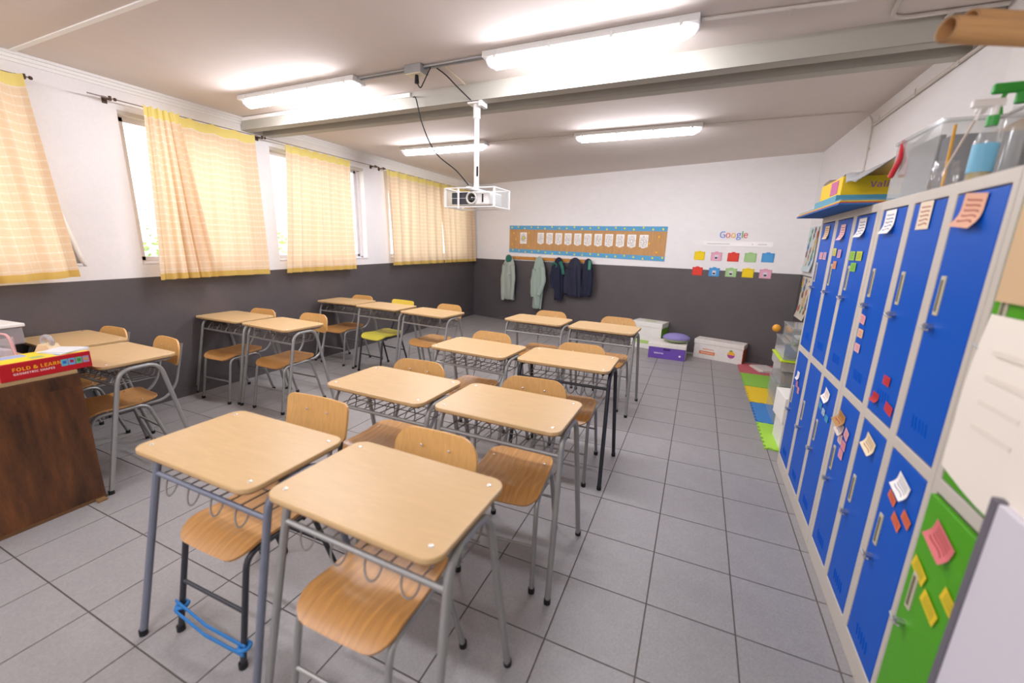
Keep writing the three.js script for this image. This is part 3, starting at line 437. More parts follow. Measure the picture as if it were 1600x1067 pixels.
const rivets = [[-0.13, 0.09], [0.13, 0.09], [-0.13, -0.1], [0.13, -0.1]].map(([x, z]) => screwGeo.clone().scale(0.8, 0.8, 0.8).translate(x, 0.4185 + 0.25 * x * x + (z < 0 ? 0.009 : -0.001), z));
const rivetBack = [-0.06, 0.06].map((x) => new THREE.SphereGeometry(0.006, 8, 6).scale(1, 1, 0.4).translate(x, 0.72, -0.335 + 0.55 * x * x + 0.012));
function chair(label, x, z, turn, o = {}) {
  const t = thing('school_chair', label, 'chair', [x, 0, z], turn, 'school chairs'), m = o.leg ?? mat.steel;
  const s = part('seat', seatGeo, o.seat ?? mat.ply, t); rivets.forEach((g) => part('rivet', g, mat.screw, s)); const b = part('backrest', o.square ? backSquare : backRound, o.back ?? mat.plyBack, t); rivetBack.forEach((g) => part('rivet', g, mat.screw, b));
  chairSide.forEach((g) => part('side_frame', g, m, t)); chairBackTube.forEach((g) => part('back_tube', g, m, t)); stretch.forEach((g) => part('stretcher', g, m, t));
  for (const sx of [-1, 1]) for (const sz of [-1, 1]) part('foot_cap', footGeo, mat.black, t).position.set(sx * 0.175, 0, sz * 0.222);
  return t;
}
const D = 'maple-topped school desk ';
desk(D + 'nearest the dark teacher desk panel, chair with blue strap under it', -1.392, 0.375, 0.0, 'down', mat.steelBlue);
desk(D + 'front of the locker-side column, hooks hanging below its rail', -0.738, 0.36, -0.02, 'down');
desk(D + 'second in the inner column, behind the blue-strapped chair', -1.35, -0.41, -0.02);
desk(D + 'second in the locker-side column', -0.69, -0.415, -0.01);
desk(D + 'third in the inner column', -1.348, -1.325, -0.07);
desk(D + 'third in the locker-side column, zigzag wires below a dark rail', -0.68, -1.34, 0.0, 'zig', mat.dark);
desk(D + 'last in the inner column, before the coats', -1.375, -2.63, -0.06);
desk(D + 'last in the locker-side column, before the storage boxes', -0.698, -2.575, -0.06);
desk(D + 'against the grey wall, half hidden by the teacher desk', -3.9, -0.09, 0.0);
desk(D + 'next to the teacher desk, window side', -3.215, -0.03, 0.0);
desk(D + 'against the grey wall under the wide curtain', -3.9, -1.22, 0.0);
desk(D + 'in the window-side pair, beside the one under the wide curtain', -3.225, -1.2, -0.05);
desk(D + 'at the far left by the wall, in the rear row of three', -3.865, -2.56, 0.03);
desk(D + 'middle of the rear row of three, over the yellow chair', -3.2, -2.5, -0.03);
desk(D + 'end of the rear row of three, near the aisle', -2.51, -2.42, -0.1);
const Cc = 'plywood school chair ';
{
  const c = chair(Cc + 'with square backrest and blue strap round its dark front legs', -1.43, 0.335, 0.02, { leg: mat.dark, square: true });
  part('strap', join([sweep([V(-0.19, 0.085, 0.225), V(0.0, 0.07, 0.235), V(0.19, 0.06, 0.225)], 0.009, 8, 0.4), sweep([V(-0.19, 0.12, 0.215), V(0.0, 0.1, 0.225), V(0.19, 0.085, 0.215)], 0.009, 8, 0.4), new THREE.TorusGeometry(0.017, 0.008, 6, 14).rotateX(Math.PI / 2).translate(-0.174, 0.1, 0.205), new THREE.TorusGeometry(0.017, 0.008, 6, 14).rotateX(Math.PI / 2).translate(0.174, 0.075, 0.209)]), flat(0x2f7fc4, 0.6), c);
}
chair(Cc + 'under the front locker-side desk, wide brown seat showing', -0.77, 0.385, 0.02);
chair(Cc + 'behind the square backrest, at the second inner desk', -1.39, -0.37, 0.06);
chair(Cc + 'under the second locker-side desk, turned slightly', -0.655, -0.385, 0.09);
chair(Cc + 'at the third inner desk', -1.42, -1.32, -0.04);
chair(Cc + 'at the third locker-side desk with dark frame', -0.65, -1.29, 0.05, { leg: mat.steel });
chair(Cc + 'at the last inner desk, before the coats', -1.37, -2.63, -0.05);
chair(Cc + 'at the last locker-side desk, before the storage boxes', -0.66, -2.63, -0.06);
chair(Cc + 'at the wall desk behind the teacher desk', -3.92, 0.0, 0.04);
chair(Cc + 'at the desk next to the teacher desk', -3.27, 0.0, -0.08);
chair(Cc + 'at the wall desk under the wide curtain', -3.85, -1.14, 0.04);
chair(Cc + 'at the desk beside the one under the wide curtain', -3.23, -1.2, 0.02);
chair(Cc + 'at the far wall desk in the rear row', -3.87, -2.5, 0.0);
chair('yellow plastic school chair in the middle of the rear row', -3.21, -2.43, -0.12, { seat: mat.yellowSeat, back: mat.yellowBack, square: true, leg: mat.dark });
chair(Cc + 'at the aisle end of the rear row', -2.55, -2.44, -0.1);
solo('blue_pouch', 'blue cloth pouch lying in the wire basket of the nearest inner desk', 'pouch', rbox(0.2, 0.035, 0.14, 0.015, 0, 0, 0, 3), flat(0x1d3fa0, 0.7), [-1.4, 0.636, 0.4], 0.1);

// ------------------------------------------------------------------ teacher desk and what lies on it
{
  const t = thing('teacher_desk', 'dark walnut veneer teacher desk at the picture edge, loaded with games', 'desk', [-2.905, 0, 0.232]);
  part('modesty_panel', rbox(0.03, 0.73, 1.3, 0.004, 0, 0.375, 0.67), mat.walnut, t); part('tabletop', rbox(1.25, 0.022, 1.3, 0.005, -0.61, 0.751, 0.675), flat(0xb9976a, 0.5), t);
  part('side_panel', rbox(1.15, 0.73, 0.022, 0.004, -0.6, 0.375, 0.03), mat.walnut, t); part('kick_strip', box(0.034, 0.018, 1.3, 0, 0.009, 0.67), flat(0x6a4a2a), t);
  part('foot_bracket', join([box(0.05, 0.012, 0.04, 0.025, 0.006, 0.05), box(0.012, 0.03, 0.04, 0.006, 0.02, 0.05)]), flat(0x8a6a44, 0.5), t);
}
{
  const W = 0.33, tw = canvasTex(512, 128, (g, w, h) => { g.fillStyle = '#c0141f'; g.fillRect(0, 0, w, h); g.fillStyle = '#f2b21a'; g.font = 'bold 40px sans-serif'; g.fillText('FOLD & LEARN', 60, 62); g.fillStyle = '#f0ddd8'; g.font = 'bold 24px sans-serif'; g.fillText('GEOMETRIC SHAPES', 62, 92); ['#5fb4c8', '#69a8d8', '#67b28a', '#a08bb8'].forEach((c, k) => { g.fillStyle = c; g.fillRect(330 + k * 44, 30, 40, 56); g.fillStyle = ['#3a68c0', '#b01838', '#3f8a3c', '#c8a040'][k]; g.fillRect(340 + k * 44, 44, 22, 24); }); });
  const tt = canvasTex(256, 256, (g, w, h) => { g.fillStyle = '#f1cf1c'; g.fillRect(0, 0, w, h); g.fillStyle = '#8fa6d6'; g.fillRect(10, 150, 100, 80); g.fillStyle = '#b8bcc0'; g.fillRect(120, 40, 60, 40); g.fillStyle = '#7d9cc8'; g.fillRect(190, 60, 50, 34); g.fillStyle = '#9ab468'; g.fillRect(150, 120, 70, 40); g.fillStyle = '#c84a3a'; g.fillRect(40, 60, 40, 30); });
  const b = thing('board_game_box', 'red and yellow geometric shapes game box on the dark teacher desk', 'box', [-2.99, 0.762, 0.36], 0.02);
  part('carton', rbox(0.2, 0.085, W, 0.003, 0, 0.0425, 0), mat.red, b);
  part('side_print', new THREE.PlaneGeometry(W - 0.006, 0.08).rotateY(Math.PI / 2).translate(0.1008, 0.0425, 0), M(0xffffff, 0.4, { map: tw }), b);
  part('lid_print', new THREE.PlaneGeometry(0.19, W - 0.01).rotateX(-Math.PI / 2).rotateY(0).translate(0, 0.0858, 0), M(0xffffff, 0.4, { map: tt }), b);
  solo('booklet', 'thin white and grey booklets stacked on the red game box', 'booklet', join([rbox(0.15, 0.006, 0.13, 0.002, 0, 0.003, 0), rbox(0.14, 0.005, 0.12, 0.002, 0.005, 0.0085, 0.0).rotateY(0.2)]), flat(0xd9dde2, 0.4), [-2.99, 0.8475, 0.26], 0.3);
  const td = thing('tape_dispenser', 'cream tape dispenser with a blue base tab among the desk clutter', 'tape dispenser', [-3.24, 0.762, 0.2], 0.3);
  part('body', extrude(poly([[-0.09, 0], [0.1, 0], [0.1, 0.035], [0.03, 0.04], [0.0, 0.085], [-0.05, 0.085], [-0.09, 0.03]]), 0.05, { bevelEnabled: true, bevelSize: 0.004, bevelThickness: 0.004, bevelSegments: 2 }), flat(0xe5cfa2, 0.45), td); part('tape_roll', new THREE.TorusGeometry(0.03, 0.012, 8, 20).translate(-0.025, 0.1, 0.025), mat.clearDim, td); part('blade', rbox(0.04, 0.02, 0.05, 0.003, 0.1, 0.04, 0.025), flat(0x2736b0, 0.5), td);
  const pc = thing('pencil_pouch', 'clear zip pouch with pink edging standing on the teacher desk', 'pouch', [-3.55, 0.762, 0.36], 0.15);
  part('film', sheet((u, v) => V(-0.2 + 0.4 * u, 0.14 * v * (0.9 + 0.1 * Math.sin(u * 7)), 0.03 * (1 - v) * Math.sin(u * 3.14)), 14, 6), mat.clear, pc); part('film', sheet((u, v) => V(-0.2 + 0.4 * u, 0.14 * v * (0.9 + 0.1 * Math.sin(u * 7)), -0.05 * (1 - v) * Math.sin(u * 3.14) - 0.004), 14, 6), mat.clear, pc);
  part('piping', sweep(fillet([V(-0.2, 0, 0), V(-0.2, 0.135, 0), V(0.17, 0.145, 0), V(0.2, 0, 0)], 0.04, 5), 0.006, 8), flat(0xe0a8a8, 0.5), pc); part('contents', rbox(0.3, 0.05, 0.03, 0.01, -0.03, 0.03, -0.01), flat(0xc8b9c6, 0.7), pc);
  const cb = thing('storage_box', 'clear box with white lid and red base at the desk back', 'box', [-3.97, 0.762, 0.3], 0.1);
  part('tub', rbox(0.34, 0.11, 0.26, 0.01, 0, 0.06, 0), mat.clearDim, cb); part('lid', rbox(0.36, 0.022, 0.28, 0.006, 0, 0.126, 0), mat.white, cb); part('contents', rbox(0.3, 0.06, 0.22, 0.006, 0, 0.035, 0), flat(0xb23a4c), cb);
  solo('notebook', 'red notebook lying flat beside the tape dispenser', 'notebook', rbox(0.2, 0.012, 0.15, 0.003, 0, 0.006, 0), flat(0xc9423a), [-3.21, 0.762, 0.37], 0.2);
}

// ------------------------------------------------------------------ boxes on the floor by the back wall
function carton(name, label, x, z, turn, w, h, d, mBody, mLid, lidH, extra) {
  const b = thing(name, label, 'box', [x, 0, z], turn);
  part('carton', rbox(w, h - 0.01, d, 0.004, 0, (h - 0.01) / 2, 0), mBody, b); part('lid', rbox(w + 0.012, lidH, d + 0.012, 0.005, 0, h - lidH / 2, 0), mLid, b); extra?.(b); return b;
}
const speck = (base, dots) => tex(256, 3, (u, v) => { const n = vnoise(u * 40, v * 40), m = vnoise(u * 40 + 31, v * 40 + 17); return n > 0.83 ? dots[m > 0.5 ? 0 : 1] : base; });
const tSpeck = speck([236, 230, 224], [[170, 160, 150], [200, 150, 120]]), tSpeckG = speck([238, 236, 228], [[170, 185, 150], [200, 195, 180]]);
const mSpeck = M(0xffffff, 0.7, { map: tSpeck }), mSpeckG = M(0xffffff, 0.7, { map: tSpeckG });
const decal = (w, h, t, x, y, z, ry = 0, rx = 0) => new THREE.PlaneGeometry(w, h).rotateX(rx).rotateY(ry).translate(x, y, z);
const wordTex = (word, fg, bg, w = 256, h = 64, font2 = 'bold 44px sans-serif') => canvasTex(w, h, (g) => { g.fillStyle = bg; g.fillRect(0, 0, w, h); g.fillStyle = fg; g.font = font2; g.textAlign = 'center'; g.fillText(word, w / 2, h * 0.72); });
carton('storage_box', 'white speckled cardboard box with bright green end, tallest by the wall', -0.532, -5.215, backTurn, 0.45, 0.40, 0.27, mSpeckG, mSpeckG, 0.07, (b) => { part('end_panel', box(0.003, 0.3, 0.26, 0.2265, 0.17, 0), flat(0x6fae2c, 0.6), b); part('print', box(0.2, 0.05, 0.002, -0.05, 0.1, 0.136), flat(0xb8d87a, 0.7), b); part('print', box(0.16, 0.002, 0.1, 0, 0.4015, 0), flat(0xcfdcae, 0.7), b); });
carton('storage_box', 'purple printed cardboard box with white lid, a cushion on top', -0.225, -4.76, -0.02, 0.47, 0.205, 0.36, flat(0x6f4cae, 0.6), mSpeck, 0.05, (b) => {
  part('side_panel', box(0.003, 0.15, 0.34, 0.2365, 0.08, 0), mSpeck, b); part('print', decal(0.16, 0.04, 0, -0.1, 0.075, 0.182), M(0xffffff, 0.6, { map: wordTex('Valientes', '#f2eef8', '#6f4cae') }), b); part('hand_slot', box(0.09, 0.022, 0.003, 0.0, 0.13, 0.1815), flat(0x3b2270), b); part('emblem', new THREE.CircleGeometry(0.014, 12).translate(0.17, 0.06, 0.1825), flat(0xf0edf4), b); });
{ const c = thing('cushion', 'lilac and green cushion lying on the purple box', 'cushion', [-0.13, 0.205, -4.78], 0.1); part('cover', new THREE.SphereGeometry(0.5, 24, 14).scale(0.36, 0.13, 0.28).translate(0, 0.065, 0), mat.cushionTop, c); part('underside', new THREE.SphereGeometry(0.5, 24, 8, 0, 6.3, Math.PI * 0.55, Math.PI * 0.45).scale(0.365, 0.132, 0.285).translate(0, 0.065, 0), mat.cushionBot, c); }
carton('storage_box', 'white speckled cardboard box with orange end and round fruit logo', 0.43, -4.955, backTurn - 0.01, 0.61, 0.262, 0.22, mSpeck, mSpeck, 0.06, (b) => {
  part('end_panel', box(0.003, 0.19, 0.21, 0.3065, 0.1, 0), flat(0xc2602c, 0.6), b);
  part('print', decal(0.19, 0.05, 0, -0.12, 0.135, 0.112), M(0xffffff, 0.6, { map: wordTex('Valientes', '#d9773f', '#ece6e0') }), b); part('print', decal(0.2, 0.042, 0, -0.13, 0.085, 0.112), M(0xffffff, 0.6, { map: wordTex('Matemática', '#fbe9dc', '#e0763a', 256, 56, 'bold 36px sans-serif') }), b);
  const l = part('emblem', new THREE.CircleGeometry(0.045, 24).translate(0.17, 0.115, 0.112), flat(0xf0b52c, 0.6), b); part('emblem_base', new THREE.CircleGeometry(0.045, 24, Math.PI, Math.PI).translate(0.17, 0.11, 0.1125), flat(0xb04a9c, 0.6), l); part('leaf', new THREE.CircleGeometry(0.016, 8).scale(1.4, 0.6, 1).translate(0.165, 0.165, 0.1126), flat(0x6a9a2c), l);
  part('print', new THREE.PlaneGeometry(0.3, 0.06).rotateX(-Math.PI / 2).translate(0.02, 0.2628, 0.01), M(0xffffff, 0.6, { map: wordTex('Valientes', '#cf8a62', '#ece6e0') }), b); });
solo('paper_stack', 'thin stack of papers with dark print on the red foam mat', 'papers', join([rbox(0.22, 0.012, 0.3, 0.002, 0, 0.006, 0), rbox(0.2, 0.012, 0.28, 0.002, 0.01, 0.018, 0).rotateY(0.1)]), flat(0xd6cdc6), [0.93, 0.014, -4.62], 0.3);

// foam puzzle mats
[[-4.615, 0xc4626a, 'red'], [-4.08, 0x8cc24a, 'green, between red and yellow'], [-3.53, 0xe8c52a, 'yellow'], [-2.985, 0x3f7fc0, 'blue'], [-2.45, 0xa6d84a, 'lime green, nearest the lockers']].forEach(([z, c, nm]) => {
  const s = new THREE.Shape(), n = 7, w = 0.52, L = 0.535; s.moveTo(0, -L / 2); const edge = (x0, y0, x1, y1, nx, ny) => { for (let k = 0; k < n; k++) { const f = (t) => [x0 + (x1 - x0) * t, y0 + (y1 - y0) * t], a = f((k + 0.25) / n), b = f((k + 0.75) / n), e = 0.014; s.lineTo(...a); s.lineTo(a[0] - nx * e, a[1] - ny * e); s.lineTo(b[0] - nx * e, b[1] - ny * e); s.lineTo(...b); } s.lineTo(x1, y1); };
  edge(0, -L / 2, w, -L / 2, 0, -1); edge(w, -L / 2, w, L / 2, 1, 0); s.lineTo(0, L / 2); edge(0, L / 2, 0, -L / 2, -1, 0);
  solo('foam_mat', nm + ' foam puzzle mat in the row along the wall', 'foam mat', extrude(s, 0.012).rotateX(-Math.PI / 2), flat(c, 0.85), [0.652, 0.0005, z], 0);
});
// clear storage bins and cartons stacked behind the lockers
function bin(label, x, y, z, w, h, d, lidM, content) {
  const b = thing('storage_bin', label, 'bin', [x, y, z], 0, 'clear storage bins stacked by the lockers');
  const t = 0.004; part('tub', join([box(w, t, d, 0, t / 2, 0), box(t, h - 0.02, d, -w / 2, h / 2 - 0.01, 0), box(t, h - 0.02, d, w / 2, h / 2 - 0.01, 0), box(w, h - 0.02, t, 0, h / 2 - 0.01, d / 2), box(w, h - 0.02, t, 0, h / 2 - 0.01, -d / 2)]), mat.clear, b);
  part('lid', join([rbox(w + 0.02, 0.014, d + 0.02, 0.005, 0, h - 0.012, 0), ...[-1, 1].map((s) => rbox(0.08, 0.03, 0.012, 0.004, 0, h - 0.03, s * (d / 2 + 0.008)))]), lidM, b);
  content.forEach(([cw, ch, cd, cx, cy, cz, c]) => part('contents', rbox(cw, ch, cd, 0.006, cx, cy, cz), flat(c), b)); return b;
}
const BZ = -2.95, BX = 0.95;
bin('clear bin with grey contents at the foot of the bin stack', BX, 0.0125, BZ, 0.34, 0.17, 0.42, mat.clear, [[0.28, 0.06, 0.3, 0, 0.04, 0, 0x8c8f7a], [0.1, 0.08, 0.12, -0.08, 0.06, 0.08, 0xb2553c]]);
bin('clear bin with dark contents, second from the stack foot', BX - 0.01, 0.1835, BZ, 0.34, 0.17, 0.42, mat.clear, [[0.26, 0.09, 0.32, 0, 0.06, 0, 0x3c4238], [0.12, 0.04, 0.12, -0.09, 0.12, 0.1, 0xc9d24a]]);
bin('shallow clear bin of brown craft things in the stack middle', BX, 0.3545, BZ, 0.34, 0.13, 0.42, mat.clear, [[0.28, 0.07, 0.34, 0, 0.045, 0, 0x9a7458]]);
bin('clear bin with lime green lid in the stack', BX - 0.015, 0.4855, BZ, 0.35, 0.10, 0.43, mat.lime, [[0.28, 0.06, 0.34, 0, 0.035, 0, 0xa88464]]);
bin('clear bin of blue and white parts above the lime lid', BX - 0.01, 0.5865, BZ, 0.34, 0.15, 0.42, mat.clear, [[0.26, 0.05, 0.3, 0, 0.035, 0, 0x4c6a9a], [0.2, 0.03, 0.2, 0.02, 0.075, 0.03, 0xd8d4cc], [0.2, 0.015, 0.12, 0.0, 0.12, 0.05, 0xc9c93a]]);
bin('topmost clear bin of the stack, almost empty', BX + 0.01, 0.7375, BZ, 0.3, 0.12, 0.4, mat.clear, [[0.2, 0.02, 0.14, 0, 0.02, 0.06, 0xe6e4de]]);
solo('toy_ball', 'small orange ball wedged behind the clear bin stack', 'ball', new THREE.SphereGeometry(0.035, 14, 10), flat(0xe8a02c, 0.5), [0.76, 0.775, -3.2]);
solo('cardboard_box', 'upper white carton beside the clear bins, behind the lockers', 'box', rbox(0.3, 0.2, 0.3, 0.004, 0, 0.1, 0), mat.paper, [0.875, 0.2135, -2.36], 0.05);
solo('cardboard_box', 'lower white carton beside the clear bins, behind the lockers', 'box', rbox(0.28, 0.2, 0.28, 0.004, 0, 0.1, 0), mat.white, [0.885, 0.0125, -2.36], 0.02);
// posters on the side wall beyond the lockers
{
  const pt = (k) => canvasTex(128, 192, (g, w, h) => { g.fillStyle = ['#cfe0e4', '#d9d2c2'][k]; g.fillRect(0, 0, w, h); for (let i = 0; i < 46; i++) { g.fillStyle = ['#c86a5a', '#e0b45a', '#6a9a6a', '#5a7ab0', '#8a5a48', '#e8e0d0'][(i * 7 + k) % 6]; g.beginPath(); g.arc((i * 53 + k * 17) % w, 30 + (i * 37) % (h - 40), 5 + (i % 5) * 2, 0, 7); g.fill(); } });
  const curl = (w, h, k) => sheet((u, v) => V(-0.006 - 0.05 * Math.max(0, v - 0.75) ** 1.5 * 4, h * (0.5 - v), w * (u - 0.5)), 4, 12).rotateY(0);
  solo('poster', 'pale illustrated poster high on the side wall beyond the lockers', 'poster', curl(0.42, 0.5, 0), M(0xffffff, 0.7, { map: pt(0), side: THREE.DoubleSide }), [XR - 0.004, 1.5, -4.6]);
  solo('poster', 'colourful illustrated poster low on the side wall beyond the lockers', 'poster', curl(0.44, 0.48, 1), M(0xffffff, 0.7, { map: pt(1), side: THREE.DoubleSide }), [XR - 0.004, 0.95, -4.5]);
}

// ------------------------------------------------------------------ lockers
const FX = 0.7045;
const stickerTex = [0, 1, 2, 3].map((k) => canvasTex(64, 64, (g) => { g.fillStyle = '#f5f2ec'; g.fillRect(0, 0, 64, 64); g.strokeStyle = ['#8a8fa8', '#b07a6a', '#7a9a7a', '#9a8ab0'][k]; g.lineWidth = 3; for (let i = 0; i < 5; i++) { g.beginPath(); g.moveTo(10, 12 + i * 10); g.bezierCurveTo(20, 4 + i * 11 + k * 2, 40, 20 + i * 8, 54, 10 + i * 10); g.stroke(); } }));
const stickerMat = {}; const sm = (c, k) => (stickerMat[c + k] ??= M(c, 0.7, { map: stickerTex[k] }));
function sticker(parent, z, y, w, h, c, k = 0, tilt = 0, curl = 0) {
  const g = sheet((u, v) => V(-0.002 - curl * 0.5 * Math.max(0, v - 0.5) ** 2 * 4, h * (0.5 - v), w * (u - 0.5)), 3, 6);
  const m = part('paper_tag', g, (stickerMat['d' + c + k] ??= (() => { const q = sm(c, k).clone(); q.side = THREE.DoubleSide; return q; })()), parent); m.position.set(FX, y, z); m.rotation.x = tilt; return m;
}
function lockerUnit(label, z0, z1, doors, dm, dark) {
  const u = thing('locker_unit', label, 'lockers'), zc = (z0 + z1) / 2, L = z1 - z0 - 0.003;
  part('carcass', box(0.465, 1.672, L, 0.957, 0.837, zc), mat.lockBody, u);
  for (const [y0, y1] of [[0, 0.086], [0.832, 0.870], [1.639, 1.675]]) part('rail', rbox(0.02, y1 - y0, L, 0.003, FX + 0.0105, (y0 + y1) / 2, zc), mat.lockBody, u);
  const es = [z0 + 0.0015]; doors.forEach(([a, b]) => es.push(a - 0.003, b + 0.003)); es.push(z1 - 0.0015);
  for (let k = 0; k < es.length; k += 2) if (es[k + 1] - es[k] > 0.004) part('stile', rbox(0.0195, 1.675, es[k + 1] - es[k], 0.003, FX + 0.0105, 0.8375, (es[k] + es[k + 1]) / 2), mat.lockBody, u);
  const out = [];
  doors.forEach(([a, b, m]) => { for (const [y0, y1, up] of [[0.872, 1.637, 1], [0.088, 0.830, 0]]) {
    const w = b - a, d = part('door', rbox(0.016, y1 - y0 - 0.004, w - 0.002, 0.003, FX + 0.0095, (y0 + y1) / 2, (a + b) / 2), m ?? dm, u);
    const hy = up ? 1.345 : 0.543, hz = a + 0.046, ly = up ? 1.25 : 0.435;
    const hp = part('handle_plate', rbox(0.005, 0.118, 0.026, 0.002, FX, hy, hz), mat.plate, d); part('slot', rbox(0.003, 0.095, 0.011, 0.001, FX - 0.0025, hy, hz), mat.slot, hp);
    const lk = part('lock', cyl(0.011, 0.02, 0, 0, 0, 12).rotateZ(Math.PI / 2).translate(FX - 0.008, ly, hz), mat.chrome, d); part('hasp', join([box(0.012, 0.016, 0.006, FX - 0.016, ly, hz), sweep(fillet([V(FX - 0.018, ly, hz - 0.03), V(FX - 0.022, ly - 0.006, hz), V(FX - 0.01, ly - 0.01, hz + 0.01)], 0.01, 3), 0.0035, 6)]), mat.galv, lk);
    const vy = up ? 0.955 : 0.155, vs = []; for (let k = 0; k < 5; k++) vs.push(rbox(0.004, 0.042, 0.006, 0.0015).rotateX(-0.25).translate(FX + 0.001, vy, (a + b) / 2 - 0.042 + k * 0.021)); part('louvres', join(vs), m ?? dm, d);
    out.push(d);
  } });
  return out;
}
const dA = lockerUnit('blue three-column locker unit farthest from the green one', -1.995, -1.057, [[-1.963, -1.708], [-1.643, -1.396], [-1.342, -1.097]], mat.blue);
const dB = lockerUnit('blue three-column locker unit next to the green one', -1.057, -0.203, [[-1.017, -0.794], [-0.739, -0.521], [-0.466, -0.232]], mat.blue);
const dC = lockerUnit('green locker unit nearest the kraft tubes', -0.203, 0.73, [[-0.172, 0.075], [0.135, 0.38], [0.44, 0.69]], mat.green);
dC[1].position.x = -0.014; 
const wht = 0xffffff;
[[dA[0], -1.83, 1.58, 0.09, 0.075, 0xf2d9b0, 1, 0, 0.02], [dA[0], -1.86, 1.445, 0.07, 0.04, 0xe9b7c2, 3], [dA[0], -1.775, 1.445, 0.07, 0.042, 0xd9b7d2, 3], [dA[2], -1.52, 1.57, 0.08, 0.08, 0xf3c7cc, 1, 0, 0.03], [dA[2], -1.59, 1.468, 0.06, 0.04, 0xd8d76a, 0], [dA[2], -1.50, 1.46, 0.06, 0.042, 0xd9a9c9, 3], [dA[2], -1.545, 1.40, 0.06, 0.04, 0xe9a070, 1], [dA[4], -1.235, 1.58, 0.10, 0.085, wht, 0, 0, 0.03], [dA[4], -1.285, 1.452, 0.075, 0.042, 0x9ccf4e, 2], [dA[4], -1.19, 1.452, 0.075, 0.042, 0xc9d33a, 2], [dA[4], -1.24, 1.40, 0.075, 0.04, 0x8cc84a, 2],
 [dB[0], -0.925, 1.588, 0.10, 0.09, wht, 0, 0, 0.03], [dB[0], -0.978, 1.19, 0.06, 0.038, 0xf0b3bd, 1, 0.1], [dB[0], -0.968, 1.13, 0.06, 0.036, 0xf3c9a8, 1], [dB[0], -0.968, 1.066, 0.06, 0.036, 0xf0bfcb, 1], [dB[2], -0.64, 1.592, 0.09, 0.09, 0xf5e6d0, 1], [dB[2], -0.622, 1.018, 0.055, 0.034, 0xd0303c, 1], [dB[2], -0.68, 0.937, 0.055, 0.034, 0xc4202c, 1, 0, 0.02], [dB[2], -0.557, 0.933, 0.06, 0.034, 0xd83a42, 1, 0.15], [dB[4], -0.368, 1.586, 0.11, 0.09, 0xe9b59a, 1, 0.1, 0.04],
 [dA[1], -1.85, 0.69, 0.06, 0.05, wht, 0, 0, 0.02], [dA[1], -1.84, 0.635, 0.05, 0.04, 0xd88aa8, 3], [dA[1], -1.78, 0.61, 0.05, 0.04, 0xe6a0b0, 1], [dA[5], -1.225, 0.762, 0.08, 0.055, wht, 1, 0.2, 0.03], [dA[5], -1.29, 0.685, 0.05, 0.032, 0x4aa8d8, 0], [dA[5], -1.225, 0.672, 0.05, 0.032, 0xb8dcee, 0], [dA[5], -1.16, 0.66, 0.05, 0.032, 0x4fb0e0, 0], [dB[1], -0.965, 0.74, 0.09, 0.05, 0xb98a4e, 1, 0.1, 0.05], [dB[1], -0.95, 0.70, 0.07, 0.05, 0xe0d4d0, 3, 0.2, 0.03], [dB[1], -0.87, 0.70, 0.05, 0.045, 0xf0b7c3, 1, 0.3], [dB[1], -0.93, 0.655, 0.05, 0.045, 0xf2d7dc, 1], [dB[1], -0.875, 0.645, 0.05, 0.04, 0xef9fb0, 1], [dB[1], -0.885, 0.60, 0.05, 0.04, 0xf2b0bc, 1],
 [dB[3], -0.63, 0.765, 0.09, 0.055, 0xf1e3c0, 1, 0.2, 0.03], [dB[5], -0.34, 0.752, 0.085, 0.055, wht, 0, 0.25, 0.03], [dB[5], -0.383, 0.686, 0.055, 0.03, 0xe8764a, 1, 0.3], [dB[5], -0.325, 0.635, 0.06, 0.034, 0xe8764a, 1, 0.3], [dB[5], -0.275, 0.675, 0.055, 0.034, 0xe8764a, 1, 0.3], [dC[1], -0.065, 0.745, 0.10, 0.06, 0xe07a80, 1, 0.3, 0.03], [dC[1], -0.12, 0.615, 0.075, 0.04, 0xf0d428, 2, 0.3], [dC[1], -0.04, 0.565, 0.08, 0.042, 0xf0d428, 2, 0.3], [dC[1], 0.03, 0.632, 0.08, 0.042, 0xf0d428, 2, 0.3]].forEach((a) => { const m = sticker(...a); if (a[0] === dC[1]) m.position.x += 0; });
// sheets hanging in front of the green upper door and a white board leaning below
{
  const p = thing('wall_chart', 'big pale paper chart hanging over the green locker door', 'paper chart', [0.688, 1.13, 0.04]);
  part('sheet', sheet((u, v) => V(-0.012 * Math.sin(v * 3) - 0.03 * Math.max(0, v - 0.7), 0.2 * (1 - 2 * v) - 0.025 * Math.sin(u * Math.PI) * v, -0.17 + 0.42 * u), 8, 10), M(0xefe8dc, 0.85, { side: THREE.DoubleSide }), p);
  for (let k = 0; k < 4; k++) part('print', box(0.001, 0.012, 0.14, -0.013, 0.12 - k * 0.06, -0.03), flat(0xe8e0d4), p);
  solo('poster', 'tan poster above the pale chart on the green lockers', 'poster', sheet((u, v) => V(0, 0.14 - 0.28 * v, -0.17 + 0.42 * u), 4, 4), M(0xd3b48c, 0.85, { side: THREE.DoubleSide }), [0.692, 1.50, 0.03]);
  const w = thing('display_board', 'white display board with grey edge leaning against the green lockers', 'board', [0.66, 0, 0.32], 0.0);
  part('panel', rbox(0.02, 0.96, 0.44, 0.004, 0, 0.485, 0.02), flat(0xd9d6df, 0.5), w); part('edge_strip', rbox(0.026, 0.97, 0.022, 0.004, 0, 0.485, -0.21), flat(0x6a6670, 0.6), w); w.rotation.z = -0.012;
}
